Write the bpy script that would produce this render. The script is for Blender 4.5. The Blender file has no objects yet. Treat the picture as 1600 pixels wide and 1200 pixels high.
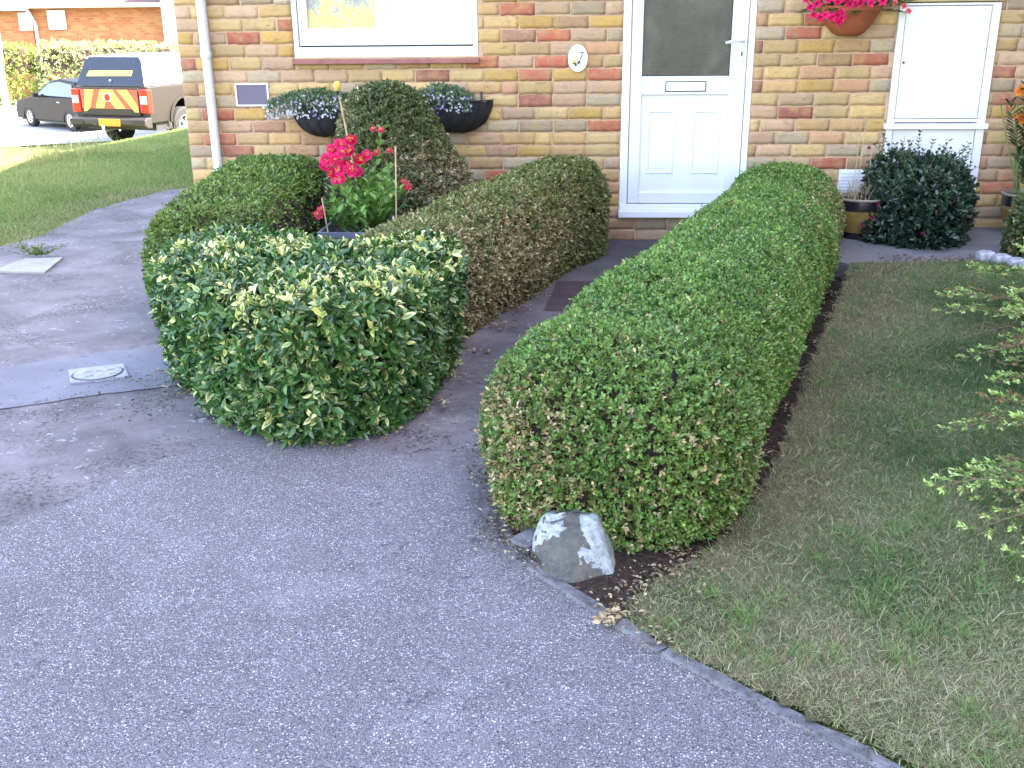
import bpy, math, random
import numpy as np
from mathutils import Vector, Matrix
from mathutils.geometry import tessellate_polygon
random.seed(7)
RG = np.random.default_rng(11)
S = bpy.context.scene
col = S.collection
PI = math.pi
R = math.radians

# ------------------------------------------------------------------ camera, world, sun, exposure
PITCH, YAW, ROLL = R(19.7), R(4.2), R(-0.6)
fw = Vector((-math.sin(YAW)*math.cos(PITCH), math.cos(YAW)*math.cos(PITCH), -math.sin(PITCH)))
rt = Vector((math.cos(YAW), math.sin(YAW), 0)); up = rt.cross(fw)
rt2 = rt*math.cos(ROLL)+up*math.sin(ROLL); up2 = up*math.cos(ROLL)-rt*math.sin(ROLL)
cd = bpy.data.cameras.new('camera'); cam = bpy.data.objects.new('camera', cd); col.objects.link(cam)
m = Matrix((rt2, up2, -fw)).transposed().to_4x4(); m.translation = Vector((0, -7.1, 1.47))
cam.matrix_world = m
cd.sensor_width = 36; cd.lens = 36; cd.clip_start = .05; cd.clip_end = 600
S.camera = cam
SUN_EL, SUN_AZ = R(45), R(95)          # from the right; an added, unseen block beyond the right edge shades the front garden
w = bpy.data.worlds.new('World'); S.world = w; w.use_nodes = True
nt = w.node_tree; nt.nodes.clear()
sky = nt.nodes.new('ShaderNodeTexSky'); sky.sky_type = 'NISHITA'; sky.sun_disc = False
sky.sun_elevation = SUN_EL; sky.sun_rotation = SUN_AZ
sky.air_density = 1.0; sky.dust_density = 1.5; sky.ozone_density = .6
bg = nt.nodes.new('ShaderNodeBackground'); bg.inputs[1].default_value = .15
wo = nt.nodes.new('ShaderNodeOutputWorld')
wb = nt.nodes.new('ShaderNodeMix'); wb.data_type = 'RGBA'; wb.blend_type = 'MULTIPLY'; wb.inputs[0].default_value = 1
wb.inputs[7].default_value = (1.165, 1.01, .91, 1)      # camera white balance of the photograph
nt.links.new(sky.outputs[0], wb.inputs[6]); nt.links.new(wb.outputs[2], bg.inputs[0]); nt.links.new(bg.outputs[0], wo.inputs[0])
sd = bpy.data.lights.new('sun', 'SUN'); sd.energy = 4.5; sd.angle = R(.5); sd.color = (1, .93, .82)
so = bpy.data.objects.new('sun', sd); col.objects.link(so)
sdir = Vector((math.sin(SUN_AZ)*math.cos(SUN_EL), math.cos(SUN_AZ)*math.cos(SUN_EL), math.sin(SUN_EL)))
so.rotation_euler = sdir.to_track_quat('Z', 'Y').to_euler(); so.location = sdir*60
S.view_settings.view_transform = 'Standard'; S.view_settings.look = 'None'
S.view_settings.exposure = 3.55; S.view_settings.gamma = 1
S.render.engine = 'CYCLES'
S.cycles.use_denoising = True
S.cycles.max_bounces = 8; S.cycles.diffuse_bounces = 4; S.cycles.glossy_bounces = 3
S.cycles.transparent_max_bounces = 6

# ------------------------------------------------------------------ objects
def tag(o, label=None, cat=None, group=None, kind=None):
    if label: o['label'] = label
    if cat: o['category'] = cat
    if group: o['group'] = group
    if kind: o['kind'] = kind
    return o
def thing(name, label, cat, loc=(0, 0, 0), rz=0, group=None):
    o = bpy.data.objects.new(name, None); col.objects.link(o)
    o.location = loc; o.rotation_euler = (0, 0, rz); o.empty_display_size = .1
    return tag(o, label, cat, group)
def link(name, me, mat, parent=None, smooth=False):
    o = bpy.data.objects.new(name, me); col.objects.link(o)
    for m_ in (mat if isinstance(mat, (list, tuple)) else [mat]): me.materials.append(m_)
    if smooth: me.polygons.foreach_set('use_smooth', [True]*len(me.polygons))
    if parent: o.parent = parent
    return o
def copy_tree(o, parent=None):
    c = o.copy(); col.objects.link(c)
    if parent: c.parent = parent
    for ch in list(o.children): copy_tree(ch, c)
    return c
def np_mesh(name, V, F, mat, parent=None, cols=None, smooth=False, local=True):
    """V (n,3), F (m,k) array; vertices are world coordinates when parent is an unrotated empty"""
    V = np.asarray(V, np.float32).reshape(-1, 3); F = np.asarray(F, np.int32)
    if parent is not None and not local:
        V = V-np.array(parent.location, np.float32)
    me = bpy.data.meshes.new(name); k = F.shape[1]; mN = F.shape[0]
    me.vertices.add(len(V)); me.vertices.foreach_set('co', V.ravel())
    me.loops.add(mN*k); me.loops.foreach_set('vertex_index', F.ravel())
    me.polygons.add(mN); me.polygons.foreach_set('loop_start', np.arange(0, mN*k, k, dtype=np.int32))
    try: me.polygons.foreach_set('loop_total', np.full(mN, k, np.int32))
    except Exception: pass
    me.update(calc_edges=True); me.validate()
    if cols is not None:
        a = me.color_attributes.new('Col', 'FLOAT_COLOR', 'POINT')
        c4 = np.ones((len(V), 4), np.float32); c4[:, :3] = cols
        a.data.foreach_set('color', c4.ravel())
    return link(name, me, mat, parent, smooth)
class MB:
    """mesh collector"""
    def __init__(s): s.v = []; s.f = []; s.mi = []
    def add(s, V, F, mi=0):
        b = len(s.v); s.v += [tuple(p) for p in V]; s.f += [tuple(b+i for i in f) for f in F]; s.mi += [mi]*len(F); return s
    def box(s, x0, x1, y0, y1, z0, z1, mi=0, bev=0, M=None):
        if bev:
            b = bev; V = []
            F = []
            xs, ys, zs = (x0, x1), (y0, y1), (z0, z1)
            # 24-vertex chamfered box
            idx = {}
            for i in (0, 1):
                for j in (0, 1):
                    for k in (0, 1):
                        sx, sy, sz = (1-2*i)*b, (1-2*j)*b, (1-2*k)*b
                        for ax, p in enumerate(((xs[i], ys[j]+sy, zs[k]+sz), (xs[i]+sx, ys[j], zs[k]+sz), (xs[i]+sx, ys[j]+sy, zs[k]))):
                            idx[i, j, k, ax] = len(V); V.append(p)
            g = lambda i, j, k, a: idx[i, j, k, a]
            for i in (0, 1):
                q = [g(i, 0, 0, 0), g(i, 1, 0, 0), g(i, 1, 1, 0), g(i, 0, 1, 0)]; F.append(q if i else q[::-1])
                q = [g(0, i, 0, 1), g(0, i, 1, 1), g(1, i, 1, 1), g(1, i, 0, 1)]; F.append(q if i else q[::-1])
                q = [g(0, 0, i, 2), g(1, 0, i, 2), g(1, 1, i, 2), g(0, 1, i, 2)]; F.append(q if i else q[::-1])
                for j in (0, 1):
                    F.append([g(i, j, 0, 0), g(i, j, 1, 0), g(i, j, 1, 1), g(i, j, 0, 1)])
                    F.append([g(i, 0, j, 0), g(i, 1, j, 0), g(i, 1, j, 2), g(i, 0, j, 2)])
                    F.append([g(0, i, j, 1), g(1, i, j, 1), g(1, i, j, 2), g(0, i, j, 2)])
                    for k in (0, 1): F.append([g(i, j, k, 0), g(i, j, k, 1), g(i, j, k, 2)])
        else:
            V = [(x, y, z) for x in (x0, x1) for y in (y0, y1) for z in (z0, z1)]
            F = [(0, 1, 3, 2), (4, 6, 7, 5), (0, 4, 5, 1), (2, 3, 7, 6), (0, 2, 6, 4), (1, 5, 7, 3)]
        if M is not None: V = [M @ Vector(p) for p in V]
        return s.add(V, F, mi)
    def tube(s, pts, r, n=8, mi=0, caps=True, squash=1):
        pts = [Vector(p) for p in pts]; rr = r if isinstance(r, (list, tuple)) else [r]*len(pts)
        V = []; ref = None
        for i, p in enumerate(pts):
            t = (pts[min(i+1, len(pts)-1)]-pts[max(i-1, 0)])
            if t.length < 1e-9: t = Vector((0, 0, 1))
            t.normalize()
            if ref is None:
                a = Vector((0, 0, 1)) if abs(t.z) < .9 else Vector((1, 0, 0)); u = t.cross(a).normalized()
            else:
                u = (ref-t*ref.dot(t)).normalized()
            ref = u; w_ = t.cross(u)
            for k in range(n):
                a = 2*PI*k/n; V.append(p+u*math.cos(a)*rr[i]+w_*math.sin(a)*rr[i]*squash)
        F = []
        for i in range(len(pts)-1):
            for k in range(n):
                F.append((i*n+k, i*n+(k+1) % n, (i+1)*n+(k+1) % n, (i+1)*n+k))
        if caps: F.append(tuple(range(n))[::-1]); F.append(tuple((len(pts)-1)*n+k for k in range(n)))
        return s.add(V, F, mi)
    def lathe(s, prof, c=(0, 0, 0), n=32, mi=0, a0=0, a1=2*PI, axis='z', wob=None):
        V = []; F = []; full = abs(a1-a0-2*PI) < 1e-6; nn = n if full else n+1
        for (r, z) in prof:
            for k in range(nn):
                a = a0+(a1-a0)*k/n; rr = r*(wob(a, z) if wob else 1)
                x, y = rr*math.cos(a), rr*math.sin(a)
                if axis == 'z': V.append((c[0]+x, c[1]+y, c[2]+z))
                elif axis == 'y': V.append((c[0]+x, c[1]+z, c[2]+y))
                else: V.append((c[0]+z, c[1]+x, c[2]+y))
        for i in range(len(prof)-1):
            for k in range(n):
                k2 = (k+1) % nn
                F.append((i*nn+k, i*nn+k2, (i+1)*nn+k2, (i+1)*nn+k))
        return s.add(V, F, mi)
    def prism(s, poly, d0, d1, axis='z', mi=0):
        """poly: 2D; axis z -> (x,y) extruded z ; y -> (x,z) extruded y ; x -> (y,z) extruded x"""
        n = len(poly); mk = {'z': lambda p, d: (p[0], p[1], d), 'y': lambda p, d: (p[0], d, p[1]), 'x': lambda p, d: (d, p[0], p[1])}[axis]
        V = [mk(p, d0) for p in poly]+[mk(p, d1) for p in poly]
        F = [tuple(range(n))[::-1], tuple(range(n, 2*n))]+[(i, (i+1) % n, n+(i+1) % n, n+i) for i in range(n)]
        return s.add(V, F, mi)
    def build(s, name, mat, parent=None, smooth=False, bevel=0, segs=2, angle=35):
        import bmesh
        me = bpy.data.meshes.new(name); me.from_pydata(s.v, [], s.f)
        for p, i in zip(me.polygons, s.mi): p.material_index = i
        bm = bmesh.new(); bm.from_mesh(me)
        bmesh.ops.recalc_face_normals(bm, faces=bm.faces)
        if bevel:
            ed = [e for e in bm.edges if len(e.link_faces) == 2 and e.calc_face_angle(0) > R(angle)]
            bmesh.ops.bevel(bm, geom=ed, offset=bevel, segments=segs, profile=.6, affect='EDGES', clamp_overlap=True)
        bm.to_mesh(me); bm.free()
        o = link(name, me, mat, parent, smooth)
        if smooth:
            try: me.set_sharp_from_angle(angle=R(40))
            except Exception: pass
        return o

# ------------------------------------------------------------------ materials
def srgb(r, g, b, k=1):
    f = lambda c: ((c/255)/12.92 if c/255 <= .04045 else ((c/255+.055)/1.055)**2.4)
    return (f(r)*k, f(g)*k, f(b)*k, 1)
class NT:
    def __init__(s, name):
        s.m = bpy.data.materials.new(name); s.m.use_nodes = True; s.t = s.m.node_tree; s.t.nodes.clear()
        s.out = s.t.nodes.new('ShaderNodeOutputMaterial'); s.p = s.t.nodes.new('ShaderNodeBsdfPrincipled')
        s.t.links.new(s.p.outputs[0], s.out.inputs[0]); s._tc = None
    def n(s, typ, ins=None, **pr):
        nd = s.t.nodes.new(typ)
        for k, v in pr.items(): setattr(nd, k, v)
        for k, v in (ins or {}).items():
            if isinstance(v, bpy.types.NodeSocket): s.t.links.new(v, nd.inputs[k])
            else: nd.inputs[k].default_value = v
        return nd
    def set(s, k, v):
        if isinstance(v, bpy.types.NodeSocket): s.t.links.new(v, s.p.inputs[k])
        else: s.p.inputs[k].default_value = v
    @property
    def pos(s):
        if s._tc is None: s._tc = s.t.nodes.new('ShaderNodeTexCoord')
        return s._tc.outputs['Object']
    def noise(s, sc, det=4, rough=.6, dist=0, vec=None, scl=None):
        v = vec or s.pos
        if scl: v = s.n('ShaderNodeMapping', {'Vector': v, 'Scale': scl}).outputs[0]
        return s.n('ShaderNodeTexNoise', {'Vector': v, 'Scale': sc, 'Detail': det, 'Roughness': rough, 'Distortion': dist}).outputs[0]
    def vor(s, sc, feat='F1', out='Distance', vec=None, rnd=1):
        nd = s.n('ShaderNodeTexVoronoi', {'Vector': vec or s.pos, 'Scale': sc, 'Randomness': rnd}, feature=feat)
        return nd.outputs[out]
    def ramp(s, fac, stops, mode='LINEAR'):
        nd = s.n('ShaderNodeValToRGB', {'Fac': fac}); r = nd.color_ramp; r.interpolation = mode
        while len(r.elements) > 1: r.elements.remove(r.elements[-1])
        r.elements[0].position = stops[0][0]; c = stops[0][1]; r.elements[0].color = c if isinstance(c, tuple) else (c, c, c, 1)
        for p, c in stops[1:]:
            e = r.elements.new(p); e.color = c if isinstance(c, tuple) else (c, c, c, 1)
        return nd.outputs[0]
    def mix(s, fac, a, b, blend='MIX'):
        nd = s.t.nodes.new('ShaderNodeMix'); nd.data_type = 'RGBA'; nd.blend_type = blend
        for i, v in ((0, fac), (6, a), (7, b)):
            if isinstance(v, bpy.types.NodeSocket): s.t.links.new(v, nd.inputs[i])
            elif isinstance(v, (int, float)): nd.inputs[i].default_value = v if i == 0 else (v, v, v, 1)
            else: nd.inputs[i].default_value = v
        return nd.outputs[2]
    def math(s, op, a, b=0, clamp=False):
        nd = s.n('ShaderNodeMath', {0: a, 1: b}, operation=op); nd.use_clamp = clamp; return nd.outputs[0]
    def bump(s, h, st=.3, d=.01, prev=None):
        ins = {'Height': h, 'Strength': st, 'Distance': d}
        if prev is not None: ins['Normal'] = prev
        o = s.n('ShaderNodeBump', ins).outputs[0]; s.t.links.new(o, s.p.inputs['Normal']); return o
def simple(name, c, rough=.5, var=.12, sc=6, bump=0, metal=0, spec=.5, coat=0, bsc=None):
    t = NT(name); c = c if len(c) == 4 else (*c, 1)
    n_ = t.noise(sc, 5)
    d = tuple(x*(1-var*1.6) for x in c[:3])+(1,); h = tuple(min(1, x*(1+var)) for x in c[:3])+(1,)
    t.set('Base Color', t.ramp(n_, [(.3, d), (.7, h)])); t.set('Roughness', rough)
    t.set('Metallic', metal); t.set('Specular IOR Level', spec); t.set('Coat Weight', coat)
    if bump: t.bump(t.noise(bsc or sc*8, 5), bump, .005)
    return t.m
def leafmat(name, rough=.45, trans=.22, spec=.5):
    t = NT(name); a = t.n('ShaderNodeAttribute', attribute_name='Col'); c = a.outputs['Color']
    n_ = t.noise(60, 3)
    c = t.mix(.35, c, t.ramp(n_, [(.3, .55), (.7, 1.0)]), 'MULTIPLY')
    t.set('Base Color', c); t.set('Roughness', rough); t.set('Specular IOR Level', spec)
    tr = t.n('ShaderNodeBsdfTranslucent', {'Color': c}); mx = t.n('ShaderNodeMixShader', {0: trans})
    t.t.links.new(t.p.outputs[0], mx.inputs[1]); t.t.links.new(tr.outputs[0], mx.inputs[2]); t.t.links.new(mx.outputs[0], t.out.inputs[0])
    return t.m
M = {}
M['leaf'] = leafmat('box leaves', .42, .25)
M['glossleaf'] = leafmat('glossy evergreen leaves', .3, .15, .6)
M['petal'] = leafmat('petals', .6, .3, .2)
M['grass'] = leafmat('grass blades', .6, .3, .25)
M['twig'] = simple('twigs', srgb(58, 44, 34), .9, .4, 40, .6)
M['bark'] = simple('bark', srgb(120, 96, 72), .85, .3, 40, .6)
M['stalk'] = simple('green stalks', srgb(96, 120, 60), .6, .25, 20)
M['upvc'] = simple('white door plastic', (.69, .71, .72), .28, .03, 5, spec=.5)
M['upvc_shade'] = simple('white plastic frame', (.74, .75, .78), .32, .03, 3)
M['gasket'] = simple('black gasket', (.02, .02, .022), .6, .2)
M['pipe'] = simple('grey white downpipe', (.62, .64, .68), .4, .06, 4)
M['silltile'] = simple('red quarry sill', srgb(158, 98, 92, .8), .55, .2, 14, .3)
M['terracotta'] = simple('terracotta', srgb(176, 98, 62, .8), .8, .2, 10, .3)
M['black'] = simple('black liner', (.018, .018, .024), .8, .4, 30, .8)
M['blackmetal'] = simple('black iron', (.02, .02, .02), .5, .2)
M['planter'] = simple('blue grey planter', srgb(104, 110, 128, .7), .6, .12, 8, .2)
M['glaze'] = simple('honey glaze', srgb(150, 120, 66, .75), .25, .25, 12, .1, coat=.4)
M['glazedark'] = simple('dark glaze', srgb(30, 26, 34), .25, .3, 12, .1, coat=.4)
M['glazerim'] = simple('pale rim glaze', srgb(170, 160, 140, .7), .3, .15, 12)
M['soil'] = simple('soil', srgb(62, 50, 44), .95, .5, 60, 1, bsc=120)
M['cane'] = simple('bamboo cane', srgb(196, 170, 136, .8), .6, .2, 20)
M['yellowcap'] = simple('yellow rubber', srgb(214, 190, 84, .8), .6, .1, 20)
M['twine'] = simple('green twine', srgb(40, 150, 110, .8), .7, .1)
M['tyre'] = simple('tyre rubber', (.015, .015, .016), .85, .3, 20, .3)
M['alloy'] = simple('alloy', (.5, .5, .52), .35, .1, 5, metal=.8)
M['glassdark'] = simple('tinted glass', (.02, .022, .035), .08, .1, 2, spec=.8)
M['silver'] = simple('bronze grey paint', (.018, .0145, .0125), .45, .04, 3, metal=.1, spec=.4)
M['white'] = simple('white paint', (.70, .70, .71), .4, .06, 5)
M['blackpaint'] = simple('black car paint', (.002, .002, .002), .4, .1, 3, spec=.12)
M['redlamp'] = simple('red lamp', (.55, .02, .015), .15, .1)
M['redchev'] = simple('red reflective', (.50, .06, .03), .4, .06)
M['yelchev'] = simple('yellow reflective', (.60, .55, .08), .4, .05)
M['plate'] = simple('amber number plate', (.62, .22, .008), .4, .05)
M['bumper'] = simple('dark bumper', (.022, .018, .018), .5, .15)
M['ironlid'] = simple('galvanised lid', srgb(168, 170, 186, .55), .55, .25, 30, .4)

def mat_brick():
    t = NT('multi stock brick')
    a = t.n('ShaderNodeAttribute', attribute_name='Col').outputs['Color']
    big = t.noise(14, 5, .65, .4); fine = t.noise(120, 5, .7); mid = t.noise(34, 4, .6, 1.0, scl=(.5, 1, 1.6))
    c = t.mix(t.ramp(big, [(.40, 0.0), (.66, .62)]), a, t.ramp(t.noise(7.3, 4), [(.36, srgb(214, 178, 104, .75)), (.52, srgb(200, 172, 128, .72)), (.68, srgb(184, 134, 104, .66))]))
    c = t.mix(t.ramp(mid, [(.57, 0.0), (.74, .55)]), c, srgb(122, 100, 88, .6))
    c = t.mix(t.ramp(t.noise(2.1, 4), [(.45, 0.0), (.7, .22)]), c, srgb(128, 116, 104, .6))
    c = t.mix(.5, c, t.ramp(fine, [(.3, .74), (.7, 1.1)]), 'MULTIPLY')
    t.set('Base Color', c); t.set('Roughness', .92); t.set('Specular IOR Level', .2)
    p = t.bump(mid, .35, .005); t.bump(fine, .4, .0025, p)
    return t.m
M['brick'] = mat_brick()
def mat_mortar():
    t = NT('sandy mortar'); f = t.noise(150, 5, .7); b = t.noise(5, 4)
    c = t.ramp(b, [(.3, srgb(208, 170, 138, .74)), (.7, srgb(220, 186, 154, .80))])
    t.set('Base Color', t.mix(.5, c, t.ramp(f, [(.3, .65), (.7, 1.0)]), 'MULTIPLY')); t.set('Roughness', .95); t.set('Specular IOR Level', .1)
    t.bump(f, .6, .004); return t.m
M['mortar'] = mat_mortar()
def mat_farbrick(name, c1, c2, mo, sc=4.3):
    t = NT(name)
    v = t.n('ShaderNodeVectorMath', {0: t.pos, 1: (1, 1, 1)}, operation='MULTIPLY').outputs[0]
    sx = t.n('ShaderNodeSeparateXYZ', {0: v}); cx = t.math('ADD', sx.outputs[0], sx.outputs[1])
    vv = t.n('ShaderNodeCombineXYZ', {0: cx, 1: sx.outputs[2], 2: 0.0}).outputs[0]
    b = t.n('ShaderNodeTexBrick', {'Vector': vv, 'Color1': c1, 'Color2': c2, 'Mortar': mo, 'Scale': sc, 'Mortar Size': .018,
                                   'Brick Width': 1.0, 'Row Height': .35, 'Bias': 0.0}).outputs[0]
    n_ = t.noise(1.2, 4); t.set('Base Color', t.mix(.35, b, t.ramp(n_, [(.3, .5), (.7, 1.0)]), 'MULTIPLY')); t.set('Roughness', .9)
    return t.m
M['farbrick'] = mat_farbrick('far orange brick', srgb(190, 110, 70, .7), srgb(196, 140, 92, .75), srgb(190, 160, 130, .7))
M['sidebrick'] = mat_farbrick('side stock brick', srgb(190, 160, 112, .65), srgb(180, 130, 104, .65), srgb(205, 180, 155, .65))
M['rooftile'] = mat_farbrick('concrete roof tiles', srgb(92, 70, 70), srgb(110, 84, 80), srgb(50, 42, 44), 3)

def path_parts(t):
    c = t.ramp(t.noise(3, 6, .65, .5), [(.28, srgb(88, 82, 86)), (.5, srgb(112, 104, 109)), (.72, srgb(134, 126, 130))])
    c = t.mix(.6, c, t.ramp(t.noise(140, 4, .75), [(.3, .6), (.7, 1.12)]), 'MULTIPLY')
    pale = t.math('MULTIPLY', t.ramp(t.noise(24, 4, .6, .8), [(.60, 0.0), (.66, 1.0)]), t.ramp(t.noise(3.1, 3), [(.42, 0.0), (.6, 1.0)]))
    c = t.mix(t.math('MULTIPLY', pale, .55), c, srgb(172, 172, 178))
    grit = t.ramp(t.noise(60, 5, .8), [(.50, 0.0), (.58, 1.0)])
    dark = t.math('MULTIPLY', grit, t.ramp(t.noise(1.9, 5, .7, .3), [(.48, 0.0), (.58, 1.0)]))
    c = t.mix(t.math('MULTIPLY', dark, .75), c, srgb(40, 36, 38))
    d2 = t.math('MULTIPLY', t.ramp(t.noise(30, 5, .7, 1.2), [(.58, 0.0), (.63, 1.0)]), t.ramp(t.noise(1.7, 4, .6), [(.5, 0.0), (.6, 1.0)]))
    c = t.mix(t.math('MULTIPLY', d2, .7), c, srgb(50, 44, 40))
    dv = t.n('ShaderNodeVectorMath', {0: t.pos, 1: t.n('ShaderNodeVectorMath', {0: t.n('ShaderNodeTexNoise', {'Vector': t.pos, 'Scale': 9.0, 'Detail': 6.0}).outputs[1], 'Scale': .45}, operation='SCALE').outputs[0]}, operation='ADD').outputs[0]
    ed = t.vor(1.7, 'DISTANCE_TO_EDGE', vec=dv)
    crack = t.math('MULTIPLY', t.ramp(ed, [(.003, 1.0), (.012, 0.0)]), t.ramp(t.noise(2.3, 4), [(.50, 0.0), (.62, 1.0)]))
    c = t.mix(t.math('MULTIPLY', crack, .8), c, srgb(36, 32, 34))
    h = t.math('SUBTRACT', t.math('ADD', t.math('MULTIPLY', t.noise(150, 4, .7), .5), t.math('MULTIPLY', t.noise(20, 5), .8)), t.math('ADD', t.math('MULTIPLY', crack, .5), t.math('MULTIPLY', dark, .25)))
    return c, h
def tarmac_parts(t):
    big = t.noise(.9, 4); mid = t.noise(5, 5, .65)
    c = t.ramp(t.noise(230, 4, .8), [(.32, srgb(46, 42, 47)), (.5, srgb(101, 95, 101)), (.68, srgb(158, 151, 157))])
    c = t.mix(.4, c, t.ramp(mid, [(.3, .74), (.7, 1.1)]), 'MULTIPLY')
    c = t.mix(.5, c, t.ramp(big, [(.35, .80), (.7, 1.1)]), 'MULTIPLY')
    worn = t.ramp(t.noise(2.2, 5, .6, .6), [(.52, 0.0), (.68, .22)]); c = t.mix(worn, c, srgb(140, 136, 142))
    vd = t.n('ShaderNodeVectorMath', {0: t.pos, 1: t.n('ShaderNodeVectorMath', {0: t.n('ShaderNodeTexNoise', {'Vector': t.pos, 'Scale': 90.0}).outputs[1], 'Scale': .012}, operation='SCALE').outputs[0]}, operation='ADD').outputs[0]
    vo = t.n('ShaderNodeTexVoronoi', {'Vector': vd, 'Scale': 190.0})
    rgb = t.n('ShaderNodeSeparateColor', {0: vo.outputs['Color']}); rnd = rgb.outputs[0]
    spk = t.math('MULTIPLY', t.ramp(rnd, [(.60, 0.0), (.92, 1.0)]), t.ramp(vo.outputs['Distance'], [(.25, 1.0), (.5, 0.0)]))
    spk = t.math('MULTIPLY', spk, t.ramp(t.noise(9, 4, .6), [(.3, .45), (.65, 1.0)]))
    c = t.mix(t.math('MULTIPLY', spk, .85), c, srgb(214, 213, 220))
    dk = t.math('MULTIPLY', t.ramp(rnd, [(.2, 1.0), (.32, 0.0)]), t.ramp(vo.outputs['Distance'], [(.3, 1.0), (.5, 0.0)]))
    c = t.mix(t.math('MULTIPLY', dk, .8), c, srgb(34, 33, 38))
    st = t.math('MULTIPLY', t.ramp(t.noise(16, 5, .7, 1), [(.60, 0.0), (.68, 1.0)]), t.ramp(t.noise(1.3, 3), [(.5, 0.0), (.6, .7)])); c = t.mix(st, c, srgb(52, 48, 52))
    h = t.math('ADD', t.math('MULTIPLY', vo.outputs['Distance'], .8), t.math('MULTIPLY', t.noise(300, 3), .4))
    return c, h
def mat_ground(name, which):
    t = NT(name)
    if which == 'path': c, h = path_parts(t)
    elif which == 'dark':
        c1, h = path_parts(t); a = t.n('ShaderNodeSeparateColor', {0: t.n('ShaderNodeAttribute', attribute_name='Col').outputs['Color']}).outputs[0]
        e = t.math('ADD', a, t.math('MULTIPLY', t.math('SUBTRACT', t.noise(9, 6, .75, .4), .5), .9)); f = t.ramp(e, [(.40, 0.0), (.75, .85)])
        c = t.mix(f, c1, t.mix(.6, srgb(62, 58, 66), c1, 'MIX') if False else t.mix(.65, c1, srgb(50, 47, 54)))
    else:
        c1, h1 = path_parts(t); c2, h2 = tarmac_parts(t)
        a = t.n('ShaderNodeSeparateColor', {0: t.n('ShaderNodeAttribute', attribute_name='Col').outputs['Color']}).outputs[0]
        e = t.math('ADD', a, t.math('MULTIPLY', t.math('SUBTRACT', t.noise(13, 6, .75, .4), .5), 1.1)); f = t.ramp(e, [(.42, 0.0), (.62, 1.0)])
        c = t.mix(f, c1, c2); h = t.mix(f, h1, h2)
    t.set('Base Color', c); t.set('Roughness', .88); t.set('Specular IOR Level', .3); t.bump(h, .75, .005)
    return t.m
M['tarmac'] = mat_ground('driveway tarmac', 'both'); M['path'] = mat_ground('old worn asphalt path', 'path')
def mat_conc(name, c1, c2, sc=6):
    t = NT(name); c = t.ramp(t.noise(sc, 5, .6, .3), [(.3, c1), (.7, c2)])
    c = t.mix(.45, c, t.ramp(t.noise(160, 4, .7), [(.3, .65), (.7, 1.08)]), 'MULTIPLY')
    st = t.ramp(t.noise(30, 4, .6, 1), [(.6, 0.0), (.68, .6)]); c = t.mix(st, c, srgb(60, 54, 52))
    t.set('Base Color', c); t.set('Roughness', .9); t.set('Specular IOR Level', .25)
    p = t.bump(t.noise(180, 4, .7), .5, .003); t.bump(t.noise(12, 4), .3, .01, p); return t.m
M['strip'] = mat_conc('smooth repair strip', srgb(104, 103, 112), srgb(122, 121, 132), 3)
M['slab'] = mat_conc('paving slab', srgb(140, 138, 134), srgb(160, 158, 156))
M['kerb'] = mat_conc('concrete edging', srgb(78, 76, 80), srgb(124, 122, 128), 22)
M['paving'] = mat_conc('grey paving', srgb(104, 100, 104), srgb(132, 126, 130), 4)
M['quarry'] = mat_conc('old clay pavers', srgb(54, 44, 48), srgb(72, 58, 62), 8)
M['road'] = mat_conc('pale road', srgb(150, 148, 150), srgb(176, 174, 174), .6)
def mat_soil():
    t = NT('dry lawn soil'); c = t.ramp(t.noise(2.5, 5, .6), [(.35, srgb(84, 82, 56)), (.6, srgb(130, 116, 94))])
    c = t.mix(.7, c, t.ramp(t.noise(90, 4, .7), [(.3, .45), (.7, 1.1)]), 'MULTIPLY')
    t.set('Base Color', c); t.set('Roughness', .95); t.set('Specular IOR Level', .1); t.bump(t.noise(90, 5), .8, .02); return t.m
M['lawnsoil'] = mat_soil()
def mat_bed():
    t = NT('dark bed soil'); c = t.ramp(t.noise(70, 5, .7), [(.3, srgb(38, 31, 28)), (.62, srgb(78, 64, 58)), (.74, srgb(128, 112, 98))])
    t.set('Base Color', c); t.set('Roughness', .95); t.set('Specular IOR Level', .1); t.bump(t.noise(70, 5), 1, .03); return t.m
M['bed'] = mat_bed()
def mat_stone():
    t = NT('flaking painted stone')
    c = t.ramp(t.noise(26, 7, .75), [(.32, srgb(66, 65, 66)), (.55, srgb(104, 101, 97)), (.75, srgb(126, 112, 96))])
    geo = t.n('ShaderNodeTexCoord').outputs['Object']; sx = t.n('ShaderNodeSeparateXYZ', {0: geo})
    hgt = t.math('MULTIPLY', sx.outputs[2], 2.6)
    e = t.math('ADD', t.noise(14, 5, .65, .5), hgt)
    xx = t.math('ADD', e, t.math('MULTIPLY', t.math('ABSOLUTE', t.math('ADD', sx.outputs[0], .035)), 2.9))
    f = t.ramp(xx, [(.84, 0.0), (.865, 1.0)])
    c = t.mix(f, c, t.ramp(t.noise(60, 3), [(.3, srgb(140, 148, 152)), (.6, srgb(186, 192, 194))]))
    t.set('Base Color', c); t.set('Roughness', .9)
    p = t.bump(f, .8, .004); t.bump(t.noise(45, 6, .75), 1.0, .02, p); return t.m
M['stone'] = mat_stone()
def mat_obscure():
    t = NT('obscured door glass')
    c = t.ramp(t.noise(3.2, 5, .6, .3), [(.3, srgb(34, 32, 30)), (.5, srgb(58, 56, 50)), (.72, srgb(92, 92, 78))])
    t.set('Base Color', c); t.set('Roughness', .3); t.set('Specular IOR Level', .5); t.bump(t.noise(90, 3), .35, .004); return t.m
M['obscure'] = mat_obscure()
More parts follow.
